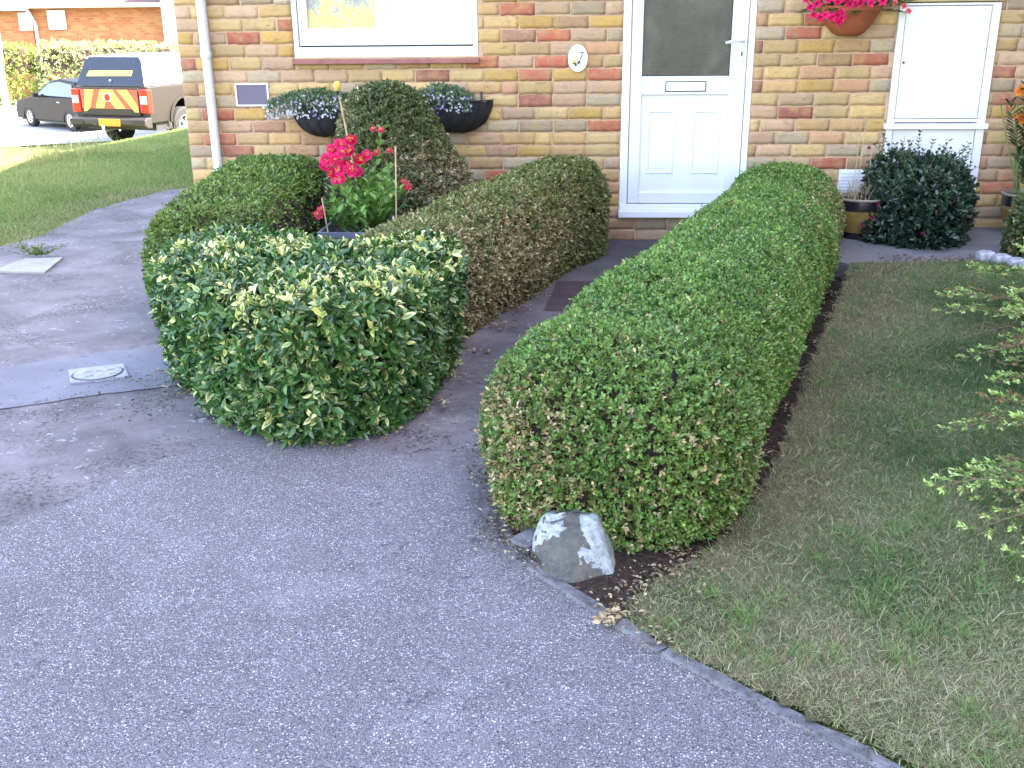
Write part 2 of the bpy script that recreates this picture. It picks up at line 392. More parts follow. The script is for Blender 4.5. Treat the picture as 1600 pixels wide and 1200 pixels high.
def mat_pane_reflection():  # blotches put the sunlit tree's reflection into the pane colour
    t = NT('painted reflection on glass'); 
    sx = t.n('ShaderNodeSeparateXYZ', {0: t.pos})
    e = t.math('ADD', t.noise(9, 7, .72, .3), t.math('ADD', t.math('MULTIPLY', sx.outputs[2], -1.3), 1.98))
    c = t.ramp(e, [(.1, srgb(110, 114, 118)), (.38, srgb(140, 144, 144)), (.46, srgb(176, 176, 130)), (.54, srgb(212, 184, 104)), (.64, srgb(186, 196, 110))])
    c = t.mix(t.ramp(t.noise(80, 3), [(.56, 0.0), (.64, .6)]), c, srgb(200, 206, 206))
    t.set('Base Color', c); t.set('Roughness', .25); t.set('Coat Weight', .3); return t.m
M['pane_reflection'] = mat_pane_reflection()
M['blind'] = simple('white blind behind glass', (.74, .75, .76), .2, .02, 2, coat=.4)

# ------------------------------------------------------------------ numpy foliage tools
def unit(a): return a/np.maximum(np.linalg.norm(a, axis=-1, keepdims=True), 1e-9)
def nz(P, sc, seed=0, oct=3):
    r = np.random.default_rng(seed+100); out = np.zeros(len(P)); amp = 1; tot = 0
    for o in range(oct):
        for k in range(5):
            d = unit(r.normal(size=3))*sc*(1+.5*r.random())*2**o; out += amp*np.sin(P@d+r.random()*6.28); tot += amp*.55
        amp *= .55
    return out/tot*.6       # roughly -1..1
LEAF6 = (np.array([(0, 0, 0), (.5, .32, .10), (.42, .72, .10), (0, 1, -.04), (-.42, .72, .10), (-.5, .32, .10)]), np.array([(0, 1, 2, 3), (0, 3, 4, 5)]))
LEAFN = (np.array([(0, 0, 0), (.5, .45, .08), (0, 1, 0), (-.5, .45, .08)]), np.array([(0, 1, 2, 3)]))
LEAFL = (np.array([(0, 0, 0), (.34, .22, .06), (.5, .5, .10), (.3, .82, .04), (0, 1, -.10), (-.3, .82, .04), (-.5, .5, .10), (-.34, .22, .06), (0, .5, 0)]),
         np.array([(0, 1, 2, 8), (8, 2, 3, 4), (8, 4, 5, 6), (0, 8, 6, 7)]))
def leaves(P, D, Nn, L, Wd, C, tpl=LEAF6, edge=None):
    """P base, D direction, Nn leaf normal, L length, Wd width, C colour (n,3); edge: colour of rim (n,3)"""
    T, F = tpl; n = len(P); D = unit(D); X = unit(np.cross(D, Nn)); Z = np.cross(X, D)
    L = np.asarray(L).reshape(-1, 1, 1)*np.ones((n, 1, 1)); Wd = np.asarray(Wd).reshape(-1, 1, 1)*np.ones((n, 1, 1))
    V = P[:, None]+T[None, :, :1]*X[:, None]*Wd+T[None, :, 1:2]*D[:, None]*L+T[None, :, 2:3]*Z[:, None]*L
    k = len(T); FF = (F[None]+(np.arange(n)*k)[:, None, None]).reshape(-1, F.shape[1])
    CC = np.repeat(C[:, None], k, 1)
    if edge is not None:
        mid = 8 if k == 9 else 0
        CC = np.repeat(edge[:, None], k, 1); CC[:, mid] = C; CC[:, 0] = C
    return V.reshape(-1, 3), FF, CC.reshape(-1, 3)
def join(parts):
    V = []; F = []; C = []; b = 0
    for v, f, c in parts: V.append(v); F.append(f+b); C.append(c); b += len(v)
    return np.concatenate(V), np.concatenate(F), np.concatenate(C)
def grid_tris(nu, nv, wrap=False):
    F = []
    for i in range(nu-1):
        for j in range(nv if wrap else nv-1):
            j2 = (j+1) % nv; F.append((i*nv+j, i*nv+j2, (i+1)*nv+j2, (i+1)*nv+j))
    return np.array(F)
def sample(V, Q, n, rng):
    A, B, C_, D_ = (V[Q[:, i]] for i in range(4))
    n1 = np.cross(B-A, C_-A); n2 = np.cross(C_-A, D_-A)
    a1 = np.linalg.norm(n1, axis=1)/2; a2 = np.linalg.norm(n2, axis=1)/2
    ar = np.concatenate([a1, a2]); idx = rng.choice(len(ar), n, p=ar/ar.sum()); m_ = len(a1)
    T0 = np.concatenate([A, A]); T1 = np.concatenate([B, C_]); T2 = np.concatenate([C_, D_]); NN = unit(np.concatenate([n1, n2]))
    r1 = np.sqrt(rng.random(n))[:, None]; r2 = rng.random(n)[:, None]
    P = T0[idx]*(1-r1)+T1[idx]*r1*(1-r2)+T2[idx]*r1*r2
    return P, NN[idx]
def vnormals(V, Q):
    N = np.zeros_like(V); A, B, C_, D_ = (V[Q[:, i]] for i in range(4)); fn = np.cross(C_-A, D_-B)
    for i in range(4): np.add.at(N, Q[:, i], fn)
    return unit(N)
def hedge_surface(spine, n_side=40, cap=(True, True), lump=.03, seed=0, sq=.45, tuck=.16):
    """spine: list (x,y,halfwidth,height)"""
    sp = np.array(spine, float); d = np.r_[0, np.cumsum(np.linalg.norm(np.diff(sp[:, :2], axis=0), axis=1))]
    def at(s): return np.array([np.interp(s, d, sp[:, i]) for i in range(4)])
    rows = []; 
    step = .05; L = d[-1]
    def tan(s):
        a, b = at(max(s-.15, 0)), at(min(s+.15, L)); return unit((b-a)[:2])
    def row(p, t, hw, H):
        nrm = np.array([t[1], -t[0]]); out = []
        for a in np.linspace(0, PI, n_side):
            ca, sa = math.cos(a), math.sin(a)
            lat = hw*np.sign(ca)*abs(ca)**sq; z = H*abs(sa)**sq
            tk = 1-tuck*max(0, 1-z/(.42*max(H, .01)))**1.5
            lat *= tk
            q = p+nrm*lat; out.append((q[0], q[1], z))
        return out
    if cap[0]:
        x0 = at(0); t = tan(0)
        for k in np.linspace(1, 0, 12, endpoint=False):
            kk = math.sin(k*PI/2); sc = max(.02, (1-kk**2.4))**(1/2.4)
            rows.append(row(x0[:2]-t*x0[2]*kk, t, x0[2]*sc, x0[3]*max(.02, (1-kk**3))**(1/2.6)))
    for s_ in np.linspace(0, L, max(3, int(L/step))):
        p = at(s_); rows.append(row(p[:2], tan(s_), p[2], p[3]))
    if cap[1]:
        x0 = at(L); t = tan(L)
        for k in np.linspace(0, 1, 13)[1:]:
            kk = math.sin(k*PI/2); sc = max(.02, (1-kk**2.4))**(1/2.4)
            rows.append(row(x0[:2]+t*x0[2]*kk, t, x0[2]*sc, x0[3]*max(.02, (1-kk**3))**(1/2.6)))
    if cap[0]: rows.insert(0, [(p_[0], p_[1], .0) for p_ in [np.mean(np.array(rows[0]), 0)]*n_side])
    if cap[1]: rows.append([(p_[0], p_[1], .0) for p_ in [np.mean(np.array(rows[-1]), 0)]*n_side])
    V = np.array(rows).reshape(-1, 3); Q = grid_tris(len(rows), n_side)
    N = vnormals(V, Q)
    c = V.mean(0)
    if ((V-c)*N).sum() < 0: Q = Q[:, ::-1]; N = -N
    wt = np.ones(len(rows)); 
    if cap[0]: wt[:4] = (0, 0, .3, .7)
    if cap[1]: wt[-4:] = (.7, .3, 0, 0)
    V = V+N*((nz(V, 5, seed, 3)*lump+nz(V, 19, seed+3, 2)*.010)*np.repeat(wt, n_side))[:, None]; V[:, 2] = np.maximum(V[:, 2], 0)
    return V, Q
def star_surface(c, rfun, prof, nphi=48, lump=.03, seed=0, lean=(0, 0)):
    """prof: list (scale,z); rfun(phi)->radius"""
    rows = []
    zmax = prof[-1][1]
    for sc, z in prof:
        rows.append([(c[0]+lean[0]*z/zmax+rfun(a)*sc*math.cos(a), c[1]+lean[1]*z/zmax+rfun(a)*sc*math.sin(a), z) for a in np.linspace(0, 2*PI, nphi, endpoint=False)])
    V = np.array(rows).reshape(-1, 3); Q = grid_tris(len(rows), nphi, True); N = vnormals(V, Q)
    if ((V-V.mean(0))*N).sum() < 0: Q = Q[:, ::-1]; N = -N
    V = V+N*(nz(V, 5, seed, 3)*lump)[:, None]; V[:, 2] = np.maximum(V[:, 2], 0)
    return V, Q
def smoothprof(pts, n=26):
    p = np.array(pts, float); t = np.linspace(0, len(p)-1, n); i = np.arange(len(p))
    # Catmull-Rom
    out = []
    for x in t:
        k = min(int(x), len(p)-2); u = x-k; a, b, c_, d_ = p[max(k-1, 0)], p[k], p[k+1], p[min(k+2, len(p)-1)]
        out.append(tuple(.5*((2*b)+(-a+c_)*u+(2*a-5*b+4*c_-d_)*u*u+(-a+3*b-3*c_+d_)*u**3)))
    return out
def shell(V, Q, d):
    c = V.mean(0); N = vnormals(V, Q); W_ = V-N*d; W_[:, 2] = np.maximum(W_[:, 2], 0); return W_
def box_foliage(V, Q, n, L, colfun, seed=0, inn=.05, outw=.012, spr=5, wr=.55, tpl=LEAF6, z0=0, dirn=.8):
    """sprigs of spr leaves each"""
    rng = np.random.default_rng(seed)
    P, N = sample(V, Q, n//spr, rng)
    off = outw-(rng.random(len(P))**1.6)*(inn+outw); P = P+N*off[:, None]
    # thin patches and stray shoots
    keep = rng.random(len(P)) > .75*ss(nz(P, 16, seed+31, 2), .30, .55); P, N, off = P[keep], N[keep], off[keep]
    stray = rng.random(len(P)) < .035; P[stray] += N[stray]*(rng.random(stray.sum())*.022)[:, None]
    ax = unit(N*dirn+rng.normal(size=P.shape)*.55+np.array([0, 0, .35]))
    base = colfun(P, N, off, rng)
    parts = []
    a0 = rng.random(len(P))*6.28
    u = unit(np.cross(ax, rng.normal(size=P.shape))); v = np.cross(ax, u)
    for k in range(spr):
        a = a0+k*2.4; t = k/max(1, spr-1)
        rad = u*np.cos(a)[:, None]+v*np.sin(a)[:, None]
        d = unit(ax*(.25+.9*t)+rad*1.0+rng.normal(size=P.shape)*.15)
        nn = unit(ax+rng.normal(size=P.shape)*.35)
        l = L*(.65+.6*rng.random(len(P)))
        pp = P+ax*(l*(t-.5)*1.1)[:, None]
        pp[:, 2] = np.maximum(pp[:, 2], z0+.012)
        cc = base*(.80+.4*rng.random((len(P), 1)))*(1+.10*(t-.5))
        parts.append(leaves(pp, d, nn, l, l*wr, cc, tpl))
    return join(parts)
def lerp(a, b, t): return np.asarray(a)[None]*(1-t[:, None])+np.asarray(b)[None]*t[:, None]
GREEN_D, GREEN_M, GREEN_L = (.030, .066, .016), (.070, .135, .026), (.15, .24, .05)
OLIVE, TAN, PALE, RUST = (.15, .15, .045), (.44, .32, .15), (.60, .50, .28), (.30, .14, .05)
def colfun_box(dark=GREEN_D, mid=GREEN_M, light=GREEN_L, dry=lambda P: np.zeros(len(P)), dry_or_shade_cols=(TAN, PALE, OLIVE), seed=0, olive=lambda P: np.zeros(len(P))):  # dry also carries the painted shade of the curving hedge
    def f(P, N, off, rng):
        t = np.clip(.5+.35*nz(P, 9, seed, 3)+rng.normal(size=len(P))*.22, 0, 1)
        c = np.where((t < .5)[:, None], lerp(dark, mid, t*2), lerp(mid, light, t*2-1))
        o = np.clip(olive(P)+.25*rng.normal(size=len(P)), 0, 1); c = c*(1-o[:, None])+np.array(OLIVE)*o[:, None]
        dp = dry(P)*(.55+.9*np.clip(nz(P, 14, seed+5, 3)+.45, 0, 1)); k = rng.random(len(P)) < dp
        pick = rng.integers(0, len(dry_or_shade_cols), len(P)); dc = np.array(dry_or_shade_cols)[pick]*(.6+.6*rng.random((len(P), 1)))
        c[k] = dc[k]; return c
    return f
def ss(x, a, b):
    t = np.clip((x-a)/(b-a), 0, 1); return t*t*(3-2*t)
def make_hedge(name, label, cat, V, Q, n, L, cf, loc, seed=0, group=None, mat='leaf', core=.055, **kw):
    t = thing(name, label, cat, loc, group=group)
    np_mesh('branches', shell(V, Q, core), Q, M['twig'], t, local=False, smooth=True)
    v, f, c = box_foliage(V, Q, n, L, cf, seed, **kw)
    np_mesh('foliage', v, f, M[mat], t, c, local=False)
    return t

# ================================================================== THE SETTING
def crestd(X, Y): return (-6.15+.18*(Y-3.4))-X
def terr(X, Y): 
    return -.012-1.0*ss(crestd(X, Y), 0, 5.0)*ss(Y, -14, -4)+.02*nz(np.stack([X, Y, X*0], 1), .7, 3, 2)*ss(crestd(X, Y), -1, 1)
def lz(X, Y): return .09*ss(Y, -4.3, -1.3)
def gridsheet(name, xs, ys, zf, mat, parent=None, smooth=True):
    X, Y = np.meshgrid(xs, ys); X = X.ravel(); Y = Y.ravel()
    V = np.stack([X, Y, zf(X, Y)], 1); return np_mesh(name, V, grid_tris(len(ys), len(xs)), mat, parent, smooth=smooth)
t_ = NT('verge turf'); c_ = t_.ramp(t_.noise(.9, 5, .6), [(.3, srgb(84, 92, 44)), (.6, srgb(120, 124, 66))])
t_.set('Base Color', t_.mix(.5, c_, t_.ramp(t_.noise(40, 4), [(.3, .5), (.7, 1.0)]), 'MULTIPLY')); t_.set('Roughness', .95); t_.set('Specular IOR Level', .1)
t_.bump(t_.noise(40, 5), .7, .03); M['turf'] = t_.m
xs = np.unique(np.concatenate([np.linspace(-150, -16, 40), np.linspace(-16, -3, 60), np.linspace(-3, 8, 12), np.linspace(8, 150, 30)]))
ys = np.unique(np.concatenate([np.linspace(-60, -10, 20), np.linspace(-10, 14, 70), np.linspace(14, 200, 50)]))
tag(gridsheet('ground', xs, ys, terr, M['turf']), kind='structure')
def sheet(name, poly, z, mat, rag=0, seed=0, th=0, step=.06):
    """polygon sheet with an optionally ragged outline"""
    r = random.Random(seed); pts = []
    n = len(poly)
    for i in range(n):
        a = Vector(poly[i]); b = Vector(poly[(i+1) % n]); k = max(1, int((b-a).length/step)) if rag and (b-a).length < 6 else 1
        nr = Vector((b.y-a.y, a.x-b.x)).normalized()
        for j in range(k):
            p = a.lerp(b, j/k)
            if rag and j: p = p+nr*rag*r.uniform(-1, 1)
            pts.append(p)
    if th:
        mb = MB(); mb.prism([(p.x, p.y) for p in pts], z-th, z); o = mb.build(name, mat)
    else:
        tri = tessellate_polygon([[Vector((p.x, p.y, 0)) for p in pts]])
        me = bpy.data.meshes.new(name); me.from_pydata([(p.x, p.y, z) for p in pts], [], [tuple(t) for t in tri])
        import bmesh
        bm = bmesh.new(); bm.from_mesh(me); bmesh.ops.recalc_face_normals(bm, faces=bm.faces)
        if sum(f.normal.z for f in bm.faces) < 0: bmesh.ops.reverse_faces(bm, faces=bm.faces)
        bm.to_mesh(me); bm.free(); o = link(name, me, mat)
    return tag(o, kind='structure')
sheet('old_path', [(-9, -.75), (-5, -.55), (-4.07, -.31), (-3.97, .02), (-4.03, .64), (-4.07, 1.06), (-3.97, 1.7), (-3.85, 2.15), (-3.5, 2.5), (-3.1, 2.7), (-2.76, 2.75), (-2.76, 0), (1.3, 0), (1.3, -.9), (1.45, -.92), (1.16, -1.97),
                   (.56, -3.92), (.34, -4.36), (.0, -4.62), (-.22, -4.48), (-.05, -12), (-9, -12)], 0, M['path'], .018, 1)
TX = [-9, -2.6, -1.78, -1.55, -1.37, -1.05, -.75, -.456, -.33, -.20]; TY = [-5.6, -4.85, -4.40, -4.0, -3.69, -3.62, -3.72, -3.92, -4.2, -4.50]
KX = [-.215, .21, .98, 1.9, 4.2]; KY = [-4.455, -4.94, -5.628, -6.43, -8.5]
gx = np.unique(np.r_[np.linspace(-9, -3, 30), np.linspace(-3, 1.2, 150), np.linspace(1.2, 4.3, 40)]); gy = np.unique(np.r_[np.linspace(-12, -6.6, 20), np.linspace(-6.6, -3.3, 110)])
X, Y = np.meshgrid(gx, gy); X = X.ravel().copy(); Y = Y.ravel(); dd = np.where(X < -.2, (np.interp(X, TX, TY)-Y)*.8, .3)
kx = np.interp(-Y, -np.array(KY), KX); kx = np.where(Y > -4.455, -.17, kx); X = np.minimum(X, kx)
V = np.stack([X, Y, X*0+.004], 1); Q = grid_tris(len(gy), len(gx)); ar = np.abs((V[Q[:, 1], 0]-V[Q[:, 0], 0])*(V[Q[:, 2], 1]-V[Q[:, 1], 1])); ok = (dd[Q].max(1) > -.16) & (ar > 1e-7)
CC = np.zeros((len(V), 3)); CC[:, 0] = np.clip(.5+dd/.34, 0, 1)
tag(np_mesh('driveway', V, Q[ok], M['tarmac'], None, CC), kind='structure')
sheet('repair_strip', [(-9, -4.1), (-2.63, -2.89), (-2.306, -2.69), (-2.0, -2.50), (-1.5, -2.3), (-1.3, -2.85), (-1.70, -3.08), (-2.047, -3.237), (-2.345, -3.40), (-9, -5.0)], .004, M['strip'], .008, 3)
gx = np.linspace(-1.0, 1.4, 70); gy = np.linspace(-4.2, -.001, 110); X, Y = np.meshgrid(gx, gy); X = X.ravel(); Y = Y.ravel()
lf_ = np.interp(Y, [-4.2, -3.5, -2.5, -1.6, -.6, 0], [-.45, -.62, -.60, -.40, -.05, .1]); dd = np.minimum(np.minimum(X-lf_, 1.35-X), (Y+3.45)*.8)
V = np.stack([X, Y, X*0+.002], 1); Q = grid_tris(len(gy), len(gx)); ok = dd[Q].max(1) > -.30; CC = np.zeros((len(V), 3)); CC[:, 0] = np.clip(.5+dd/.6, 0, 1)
tag(np_mesh('door_path_shade', V, Q[ok], mat_ground('door path with painted hedge shade', 'dark'), None, CC), kind='structure')  # shade between the hedges, put into the path colour
sheet('clay_paver_patch', [(-.16, -1.21), (.13, -1.21), (.09, -1.88), (-.215, -1.86)], .004, M['quarry'], .004, 4)
for k in range(9):   # grooves between the pavers are real strips of dark joint
    pass
sheet('soil_bed', [(1.60, -.93), (1.6, -1.3), (1.45, -1.98), (1.2, -2.95), (.95, -3.75), (.75, -4.28), (.5, -4.7), (.33, -5.02), (.21, -4.93), (.0, -4.70), (-.20, -4.46), (-.24, -4.25), (-.1, -4.0), (.5, -3.6), (1.2, -1.6), (1.4, -.93)], .006, M['bed'], .02, 5)
# concrete edging
def edging(name, a, b, label):
    mb = MB(); a = Vector(a); b = Vector(b); d = (b-a); L = d.length; d.normalize(); nrm = Vector((-d.y, d.x)); r = random.Random(int(a.x*100))
    pts = []; k = max(2, int(L/.05))
    V = []; F = []
    for i in range(k+1):
        p = a+d*(L*i/k); w0 = .022+r.uniform(-.003, .003); h = .011+r.uniform(-.003, .003)
        V += [(p.x-nrm.x*w0, p.y-nrm.y*w0, -.03), (p.x-nrm.x*w0, p.y-nrm.y*w0, h-.006), (p.x-nrm.x*(w0-.007), p.y-nrm.y*(w0-.007), h),
              (p.x+nrm.x*(w0-.006), p.y+nrm.y*(w0-.006), h), (p.x+nrm.x*w0, p.y+nrm.y*w0, h-.006), (p.x+nrm.x*w0, p.y+nrm.y*w0, -.03)]
    for i in range(k):
        for j in range(5): F.append((i*6+j, i*6+j+1, i*6+6+j+1, i*6+6+j))
    F += [tuple(range(6)), tuple(k*6+j for j in range(6))]
    mb.add(V, F); o = mb.build(name, M['kerb'], smooth=True)
    return tag(o, label, 'edging', 'concrete edging lengths between driveway and lawn')
edging('edging_block', (-.215, -4.455), (.205, -4.935), 'short worn concrete edging length in front of the flaking white stone')
edging('edging_block', (.212, -4.943), (.98, -5.625), 'middle concrete edging length between tarmac driveway and patchy lawn')
edging('edging_block', (.988, -5.632), (1.9, -6.43), 'concrete edging length running out of the bottom edge of the photo')
# raised paving along the wall on the right
tag(sheet('paving', [(1.44, -.001), (1.44, -1.0), (1.54, -1.14), (2.33, -1.02), (2.9, -.98), (7, -.9), (7, -.001)], .10, M['paving'], .006, 6, th=.11), kind='structure')
# lawn
lawn_poly = np.array([(1.56, -1.12), (1.29, -1.98), (.95, -2.95), (.875, -3.19), (.67, -3.84), (.53, -4.16), (.41, -4.40), (.28, -4.56), (.18, -4.67), (.12, -4.80), (.17, -4.87), (.25, -4.95), (.46, -5.12), (.66, -5.30), (2.2, -6.67), (7, -10.5), (7, -1.0), (2.3, -1.10)])
def inpoly(P, poly):
    x, y = P[:, 0], P[:, 1]; c = np.zeros(len(P), bool); n = len(poly); j = n-1
    for i in range(n):
        xi, yi = poly[i]; xj, yj = poly[j]
        k = ((yi > y) != (yj > y)) & (x < (xj-xi)*(y-yi)/(yj-yi+1e-12)+xi); c ^= k; j = i
    return c
gx = np.arange(0, 7, .05); gy = np.arange(-10.5, -.95, .05)
X, Y = np.meshgrid(gx, gy); X = X.ravel(); Y = Y.ravel()
V = np.stack([X, Y, lz(X, Y)+.014+.006*nz(np.stack([X, Y, X*0], 1), 6, 4)], 1); Q = grid_tris(len(gy), len(gx))
cen = V[Q].mean(1); Q = Q[inpoly(cen[:, :2], lawn_poly)]
tag(np_mesh('lawn', V, Q, M['lawnsoil'], smooth=True), kind='structure')
# the road below
sheet('road', [(-60, 6), (-15.5, 12.2), (-9.4, 15.6), (-3, 19.5), (8, 23), (8, 26), (-13, 22.6), (-17.3, 22.9), (-60, 20)], -.985, M['road'])
sheet('far_pavement', [(-60, 20.1), (-17.3, 23.0), (-13, 22.7), (8, 26.1), (8, 28), (-60, 23)], -.93, M['slab'], th=.1)

def grass(name, n, region, zf, hgt, wd, colf, seed, lean=.6, label=None, flop=.5):
    rng = np.random.default_rng(seed); P = region(n, rng); n = len(P)
    z = zf(P[:, 0], P[:, 1]); B = np.stack([P[:, 0], P[:, 1], z-.002], 1)
    D = np.stack([rng.normal(size=n)*lean, rng.normal(size=n)*lean, np.ones(n)], 1); D = unit(D)
    h = hgt*(.4+.9*rng.random(n)); a = rng.random(n)*6.28; W_ = np.stack([np.cos(a), np.sin(a), a*0], 1)*(wd*(.6+.8*rng.random(n)))[:, None]
    mid = B+D*(h*.55)[:, None]; sag = np.stack([D[:, 0]*flop, D[:, 1]*flop, -np.abs(rng.random(n))*flop*.9], 1)
    tip = mid+(D+sag)*(h*.5)[:, None]; tip[:, 2] = np.maximum(tip[:, 2], z+.004)
    V = np.stack([B-W_/2, B+W_/2, mid+W_*.4, mid-W_*.4, tip], 1).reshape(-1, 3)
    i = np.arange(n)*5
    F = np.concatenate([np.stack([i, i+1, i+2], 1), np.stack([i, i+2, i+3], 1), np.stack([i+3, i+2, i+4], 1)])
    C = np.repeat(colf(P, rng), 5, 0)
    return tag(np_mesh(name, V, F, M['grass'], cols=C), label, None, kind='stuff')
def lawn_region(n, rng):
    P = np.stack([rng.random(n)*4.0+.1, -1.0-rng.random(n)*5.6], 1)
    # more blades where the lawn is closest
    k = inpoly(P+rng.normal(size=P.shape)*.012, lawn_poly)
    vis = P[:, 0] < .42*(P[:, 1]+7.1)+.75+.7*(rng.random(len(P)) < .5)
    P = P[k & vis]; q = nz(np.c_[P, P[:, 0]*0], 9, 9, 3)
    return P[rng.random(len(P)) < np.clip(.72+.45*q, .25, 1)]
def lawn_col(P, rng):
    q = nz(np.c_[P, P[:, 0]*0], 3.4, 21, 3)*1.8+rng.normal(size=len(P))*.3
    near = ss(-P[:, 1], 3.9, 5.0)
    # worn strip beside the hedge
    hx = np.interp(P[:, 1], [-4.3, -3.75, -1.98, -1.12], [.44, .70, 1.29, 1.56]); wear = 1-ss(P[:, 0]-hx, .05, .55)
    q = q+.25*near+.6*wear*(1-near)
    c = lerp((.065, .15, .04), (.17, .24, .08), np.clip(q*1.2+.6, 0, 1)); straw = lerp((.30, .27, .14), (.50, .46, .27), rng.random(len(P)))
    k = rng.random(len(P)) < np.clip(.20+.42*q+.18*near, .03, .8)
    c[k] = straw[k]; br = (rng.random(len(P)) < np.clip(.42*wear+.03+.22*nz(np.c_[P, P[:, 0]*0], 2.1, 77, 2), 0, .7)*(1-.6*near)); c[br] = (.19, .15, .105)
    return c*(.7+.6*rng.random((len(P), 1)))
grass('lawn_grass', 2300000, lawn_region, lambda X, Y: lz(X, Y)+.013, .025, .0019, lawn_col, 31, 1.15, 'short patchy half dried grass on the lawn beside the long box hedge')
def tuft_region(n, rng):
    c0 = np.stack([rng.random(420)*3.2+.1, -1.1-rng.random(420)*5.3], 1); P = c0[rng.integers(0, 420, n)]+rng.normal(size=(n, 2))*.022
    return P[inpoly(P, lawn_poly) & (P[:, 0] < .42*(P[:, 1]+7.1)+.75)]
grass('lawn_tufts', 26000, tuft_region, lambda X, Y: lz(X, Y)+.013, .048, .0026, lambda P, rng: lerp((.09, .19, .05), (.24, .33, .11), rng.random(len(P))), 37, .7, 'slightly longer fresh green tufts dotted through the dry lawn')
grass('dry_straw', 26000, lawn_region, lambda X, Y: lz(X, Y)+.022, .050, .0018, lambda P, rng: lerp((.34, .29, .17), (.60, .54, .36), rng.random(len(P))), 38, 3.5, 'pale dead grass lying loose across the lawn')
def verge_region(n, rng):
    X = -9.6+rng.random(n)*6.9; Y = -.9+rng.random(n)*11
    edge = np.interp(Y, [-.75, -.31, .02, .64, 1.06, 1.7, 2.2, 2.75, 3], [-4.6, -4.07, -3.97, -4.03, -4.07, -3.97, -3.85, -3.1, -2.78])
    k = (X < edge+rng.normal(size=n)*.07) & (crestd(X, Y) < 1.0) & (X > -.50*(Y+7.1)-2.6)
    return np.stack([X, Y], 1)[k]
def verge_col(P, rng):
    q = nz(np.c_[P, P[:, 0]*0], 2.0, 41, 3)+rng.normal(size=len(P))*.3
    edge = np.interp(P[:, 1], [-.75, -.31, .02, .64, 1.06, 1.7, 2.2, 2.75, 3], [-4.6, -4.07, -3.97, -4.03, -4.07, -3.97, -3.85, -3.1, -2.78])
    e = ss(edge-P[:, 0], .55, .05)if False else 1-ss(edge-P[:, 0], .05, .7)
    c = lerp((.10, .18, .04), (.25, .34, .095), np.clip(q*.8+.5, 0, 1)); k = rng.random(len(P)) < np.clip(.12+.25*q+.45*e, .02, .8)
    st = lerp((.26, .25, .12), (.42, .38, .22), rng.random(len(P))); c[k] = st[k]
    return c*(.75+.5*rng.random((len(P), 1)))
grass('verge_grass', 500000, verge_region, terr, .045, .0045, verge_col, 33, .7, 'longer rough grass on the verge left of the house')
def weeds_region(n, rng):
    Y = 2+rng.random(n)*6.5; X = -6.25+.18*(Y-3.4)+rng.normal(size=n)*.22
    keep = rng.random(n) < ss(nz(np.stack([X, Y, X*0], 1), 3, 77, 2), -.1, .3)
    return np.stack([X, Y], 1)[keep]
grass('seeding_grass', 2600, weeds_region, terr, .24, .006, lambda P, rng: lerp((.40, .36, .18), (.25, .30, .10), rng.random(len(P))), 35, .3, 'tall pale seeding grass stems along the sunlit crest of the verge')

# ================================================================== OUR HOUSE
house = thing('brick_house', 'yellow and red brick bungalow with white front door, window and meter cupboard', 'house', (0, 0, 0))
XL, XR, ZT, DEP = -2.757, 5.4, 2.62, 9.0
CH, BL, ZA = .0828, .2300, 1.2305
OPEN = [(-1.965, -.72, 1.2305, 2.35), (.23, 1.083, .166, 2.25), (1.972, 2.603, .11, 1.535)]
PAL = [(srgb(204, 174, 122), 5), (srgb(206, 164, 112), 4), (srgb(214, 178, 116), 4), (srgb(196, 158, 132), 3.0), (srgb(184, 170, 146), 3.2), (srgb(200, 166, 140), 2.5),
       (srgb(166, 128, 100), 1.6), (srgb(206, 164, 84), 2), (srgb(170, 152, 130), 2), (srgb(196, 106, 84), .35), (srgb(170, 120, 104), .9), (srgb(212, 156, 120), .7), (srgb(186, 152, 110), 1.2)]
REDS = []
RED_AT = [(-2.65, 1.19), (-2.62, .86), (-2.6, .69), (-2.30, 1.33), (-2.0, 1.45), (-.45, 1.53), (-.12, 1.37), (.07, 1.12), (-.25, .93), (-.2, 1.16), (-1.1, 1.13), (1.33, .83), (1.5, 1.4), (1.85, 1.20), (1.3, 1.32), (-.49, .46), (.2, .78), (-2.3, .6), (2.72, 1.1), (2.78, .9), (1.55, .55), (-.35, .2)]
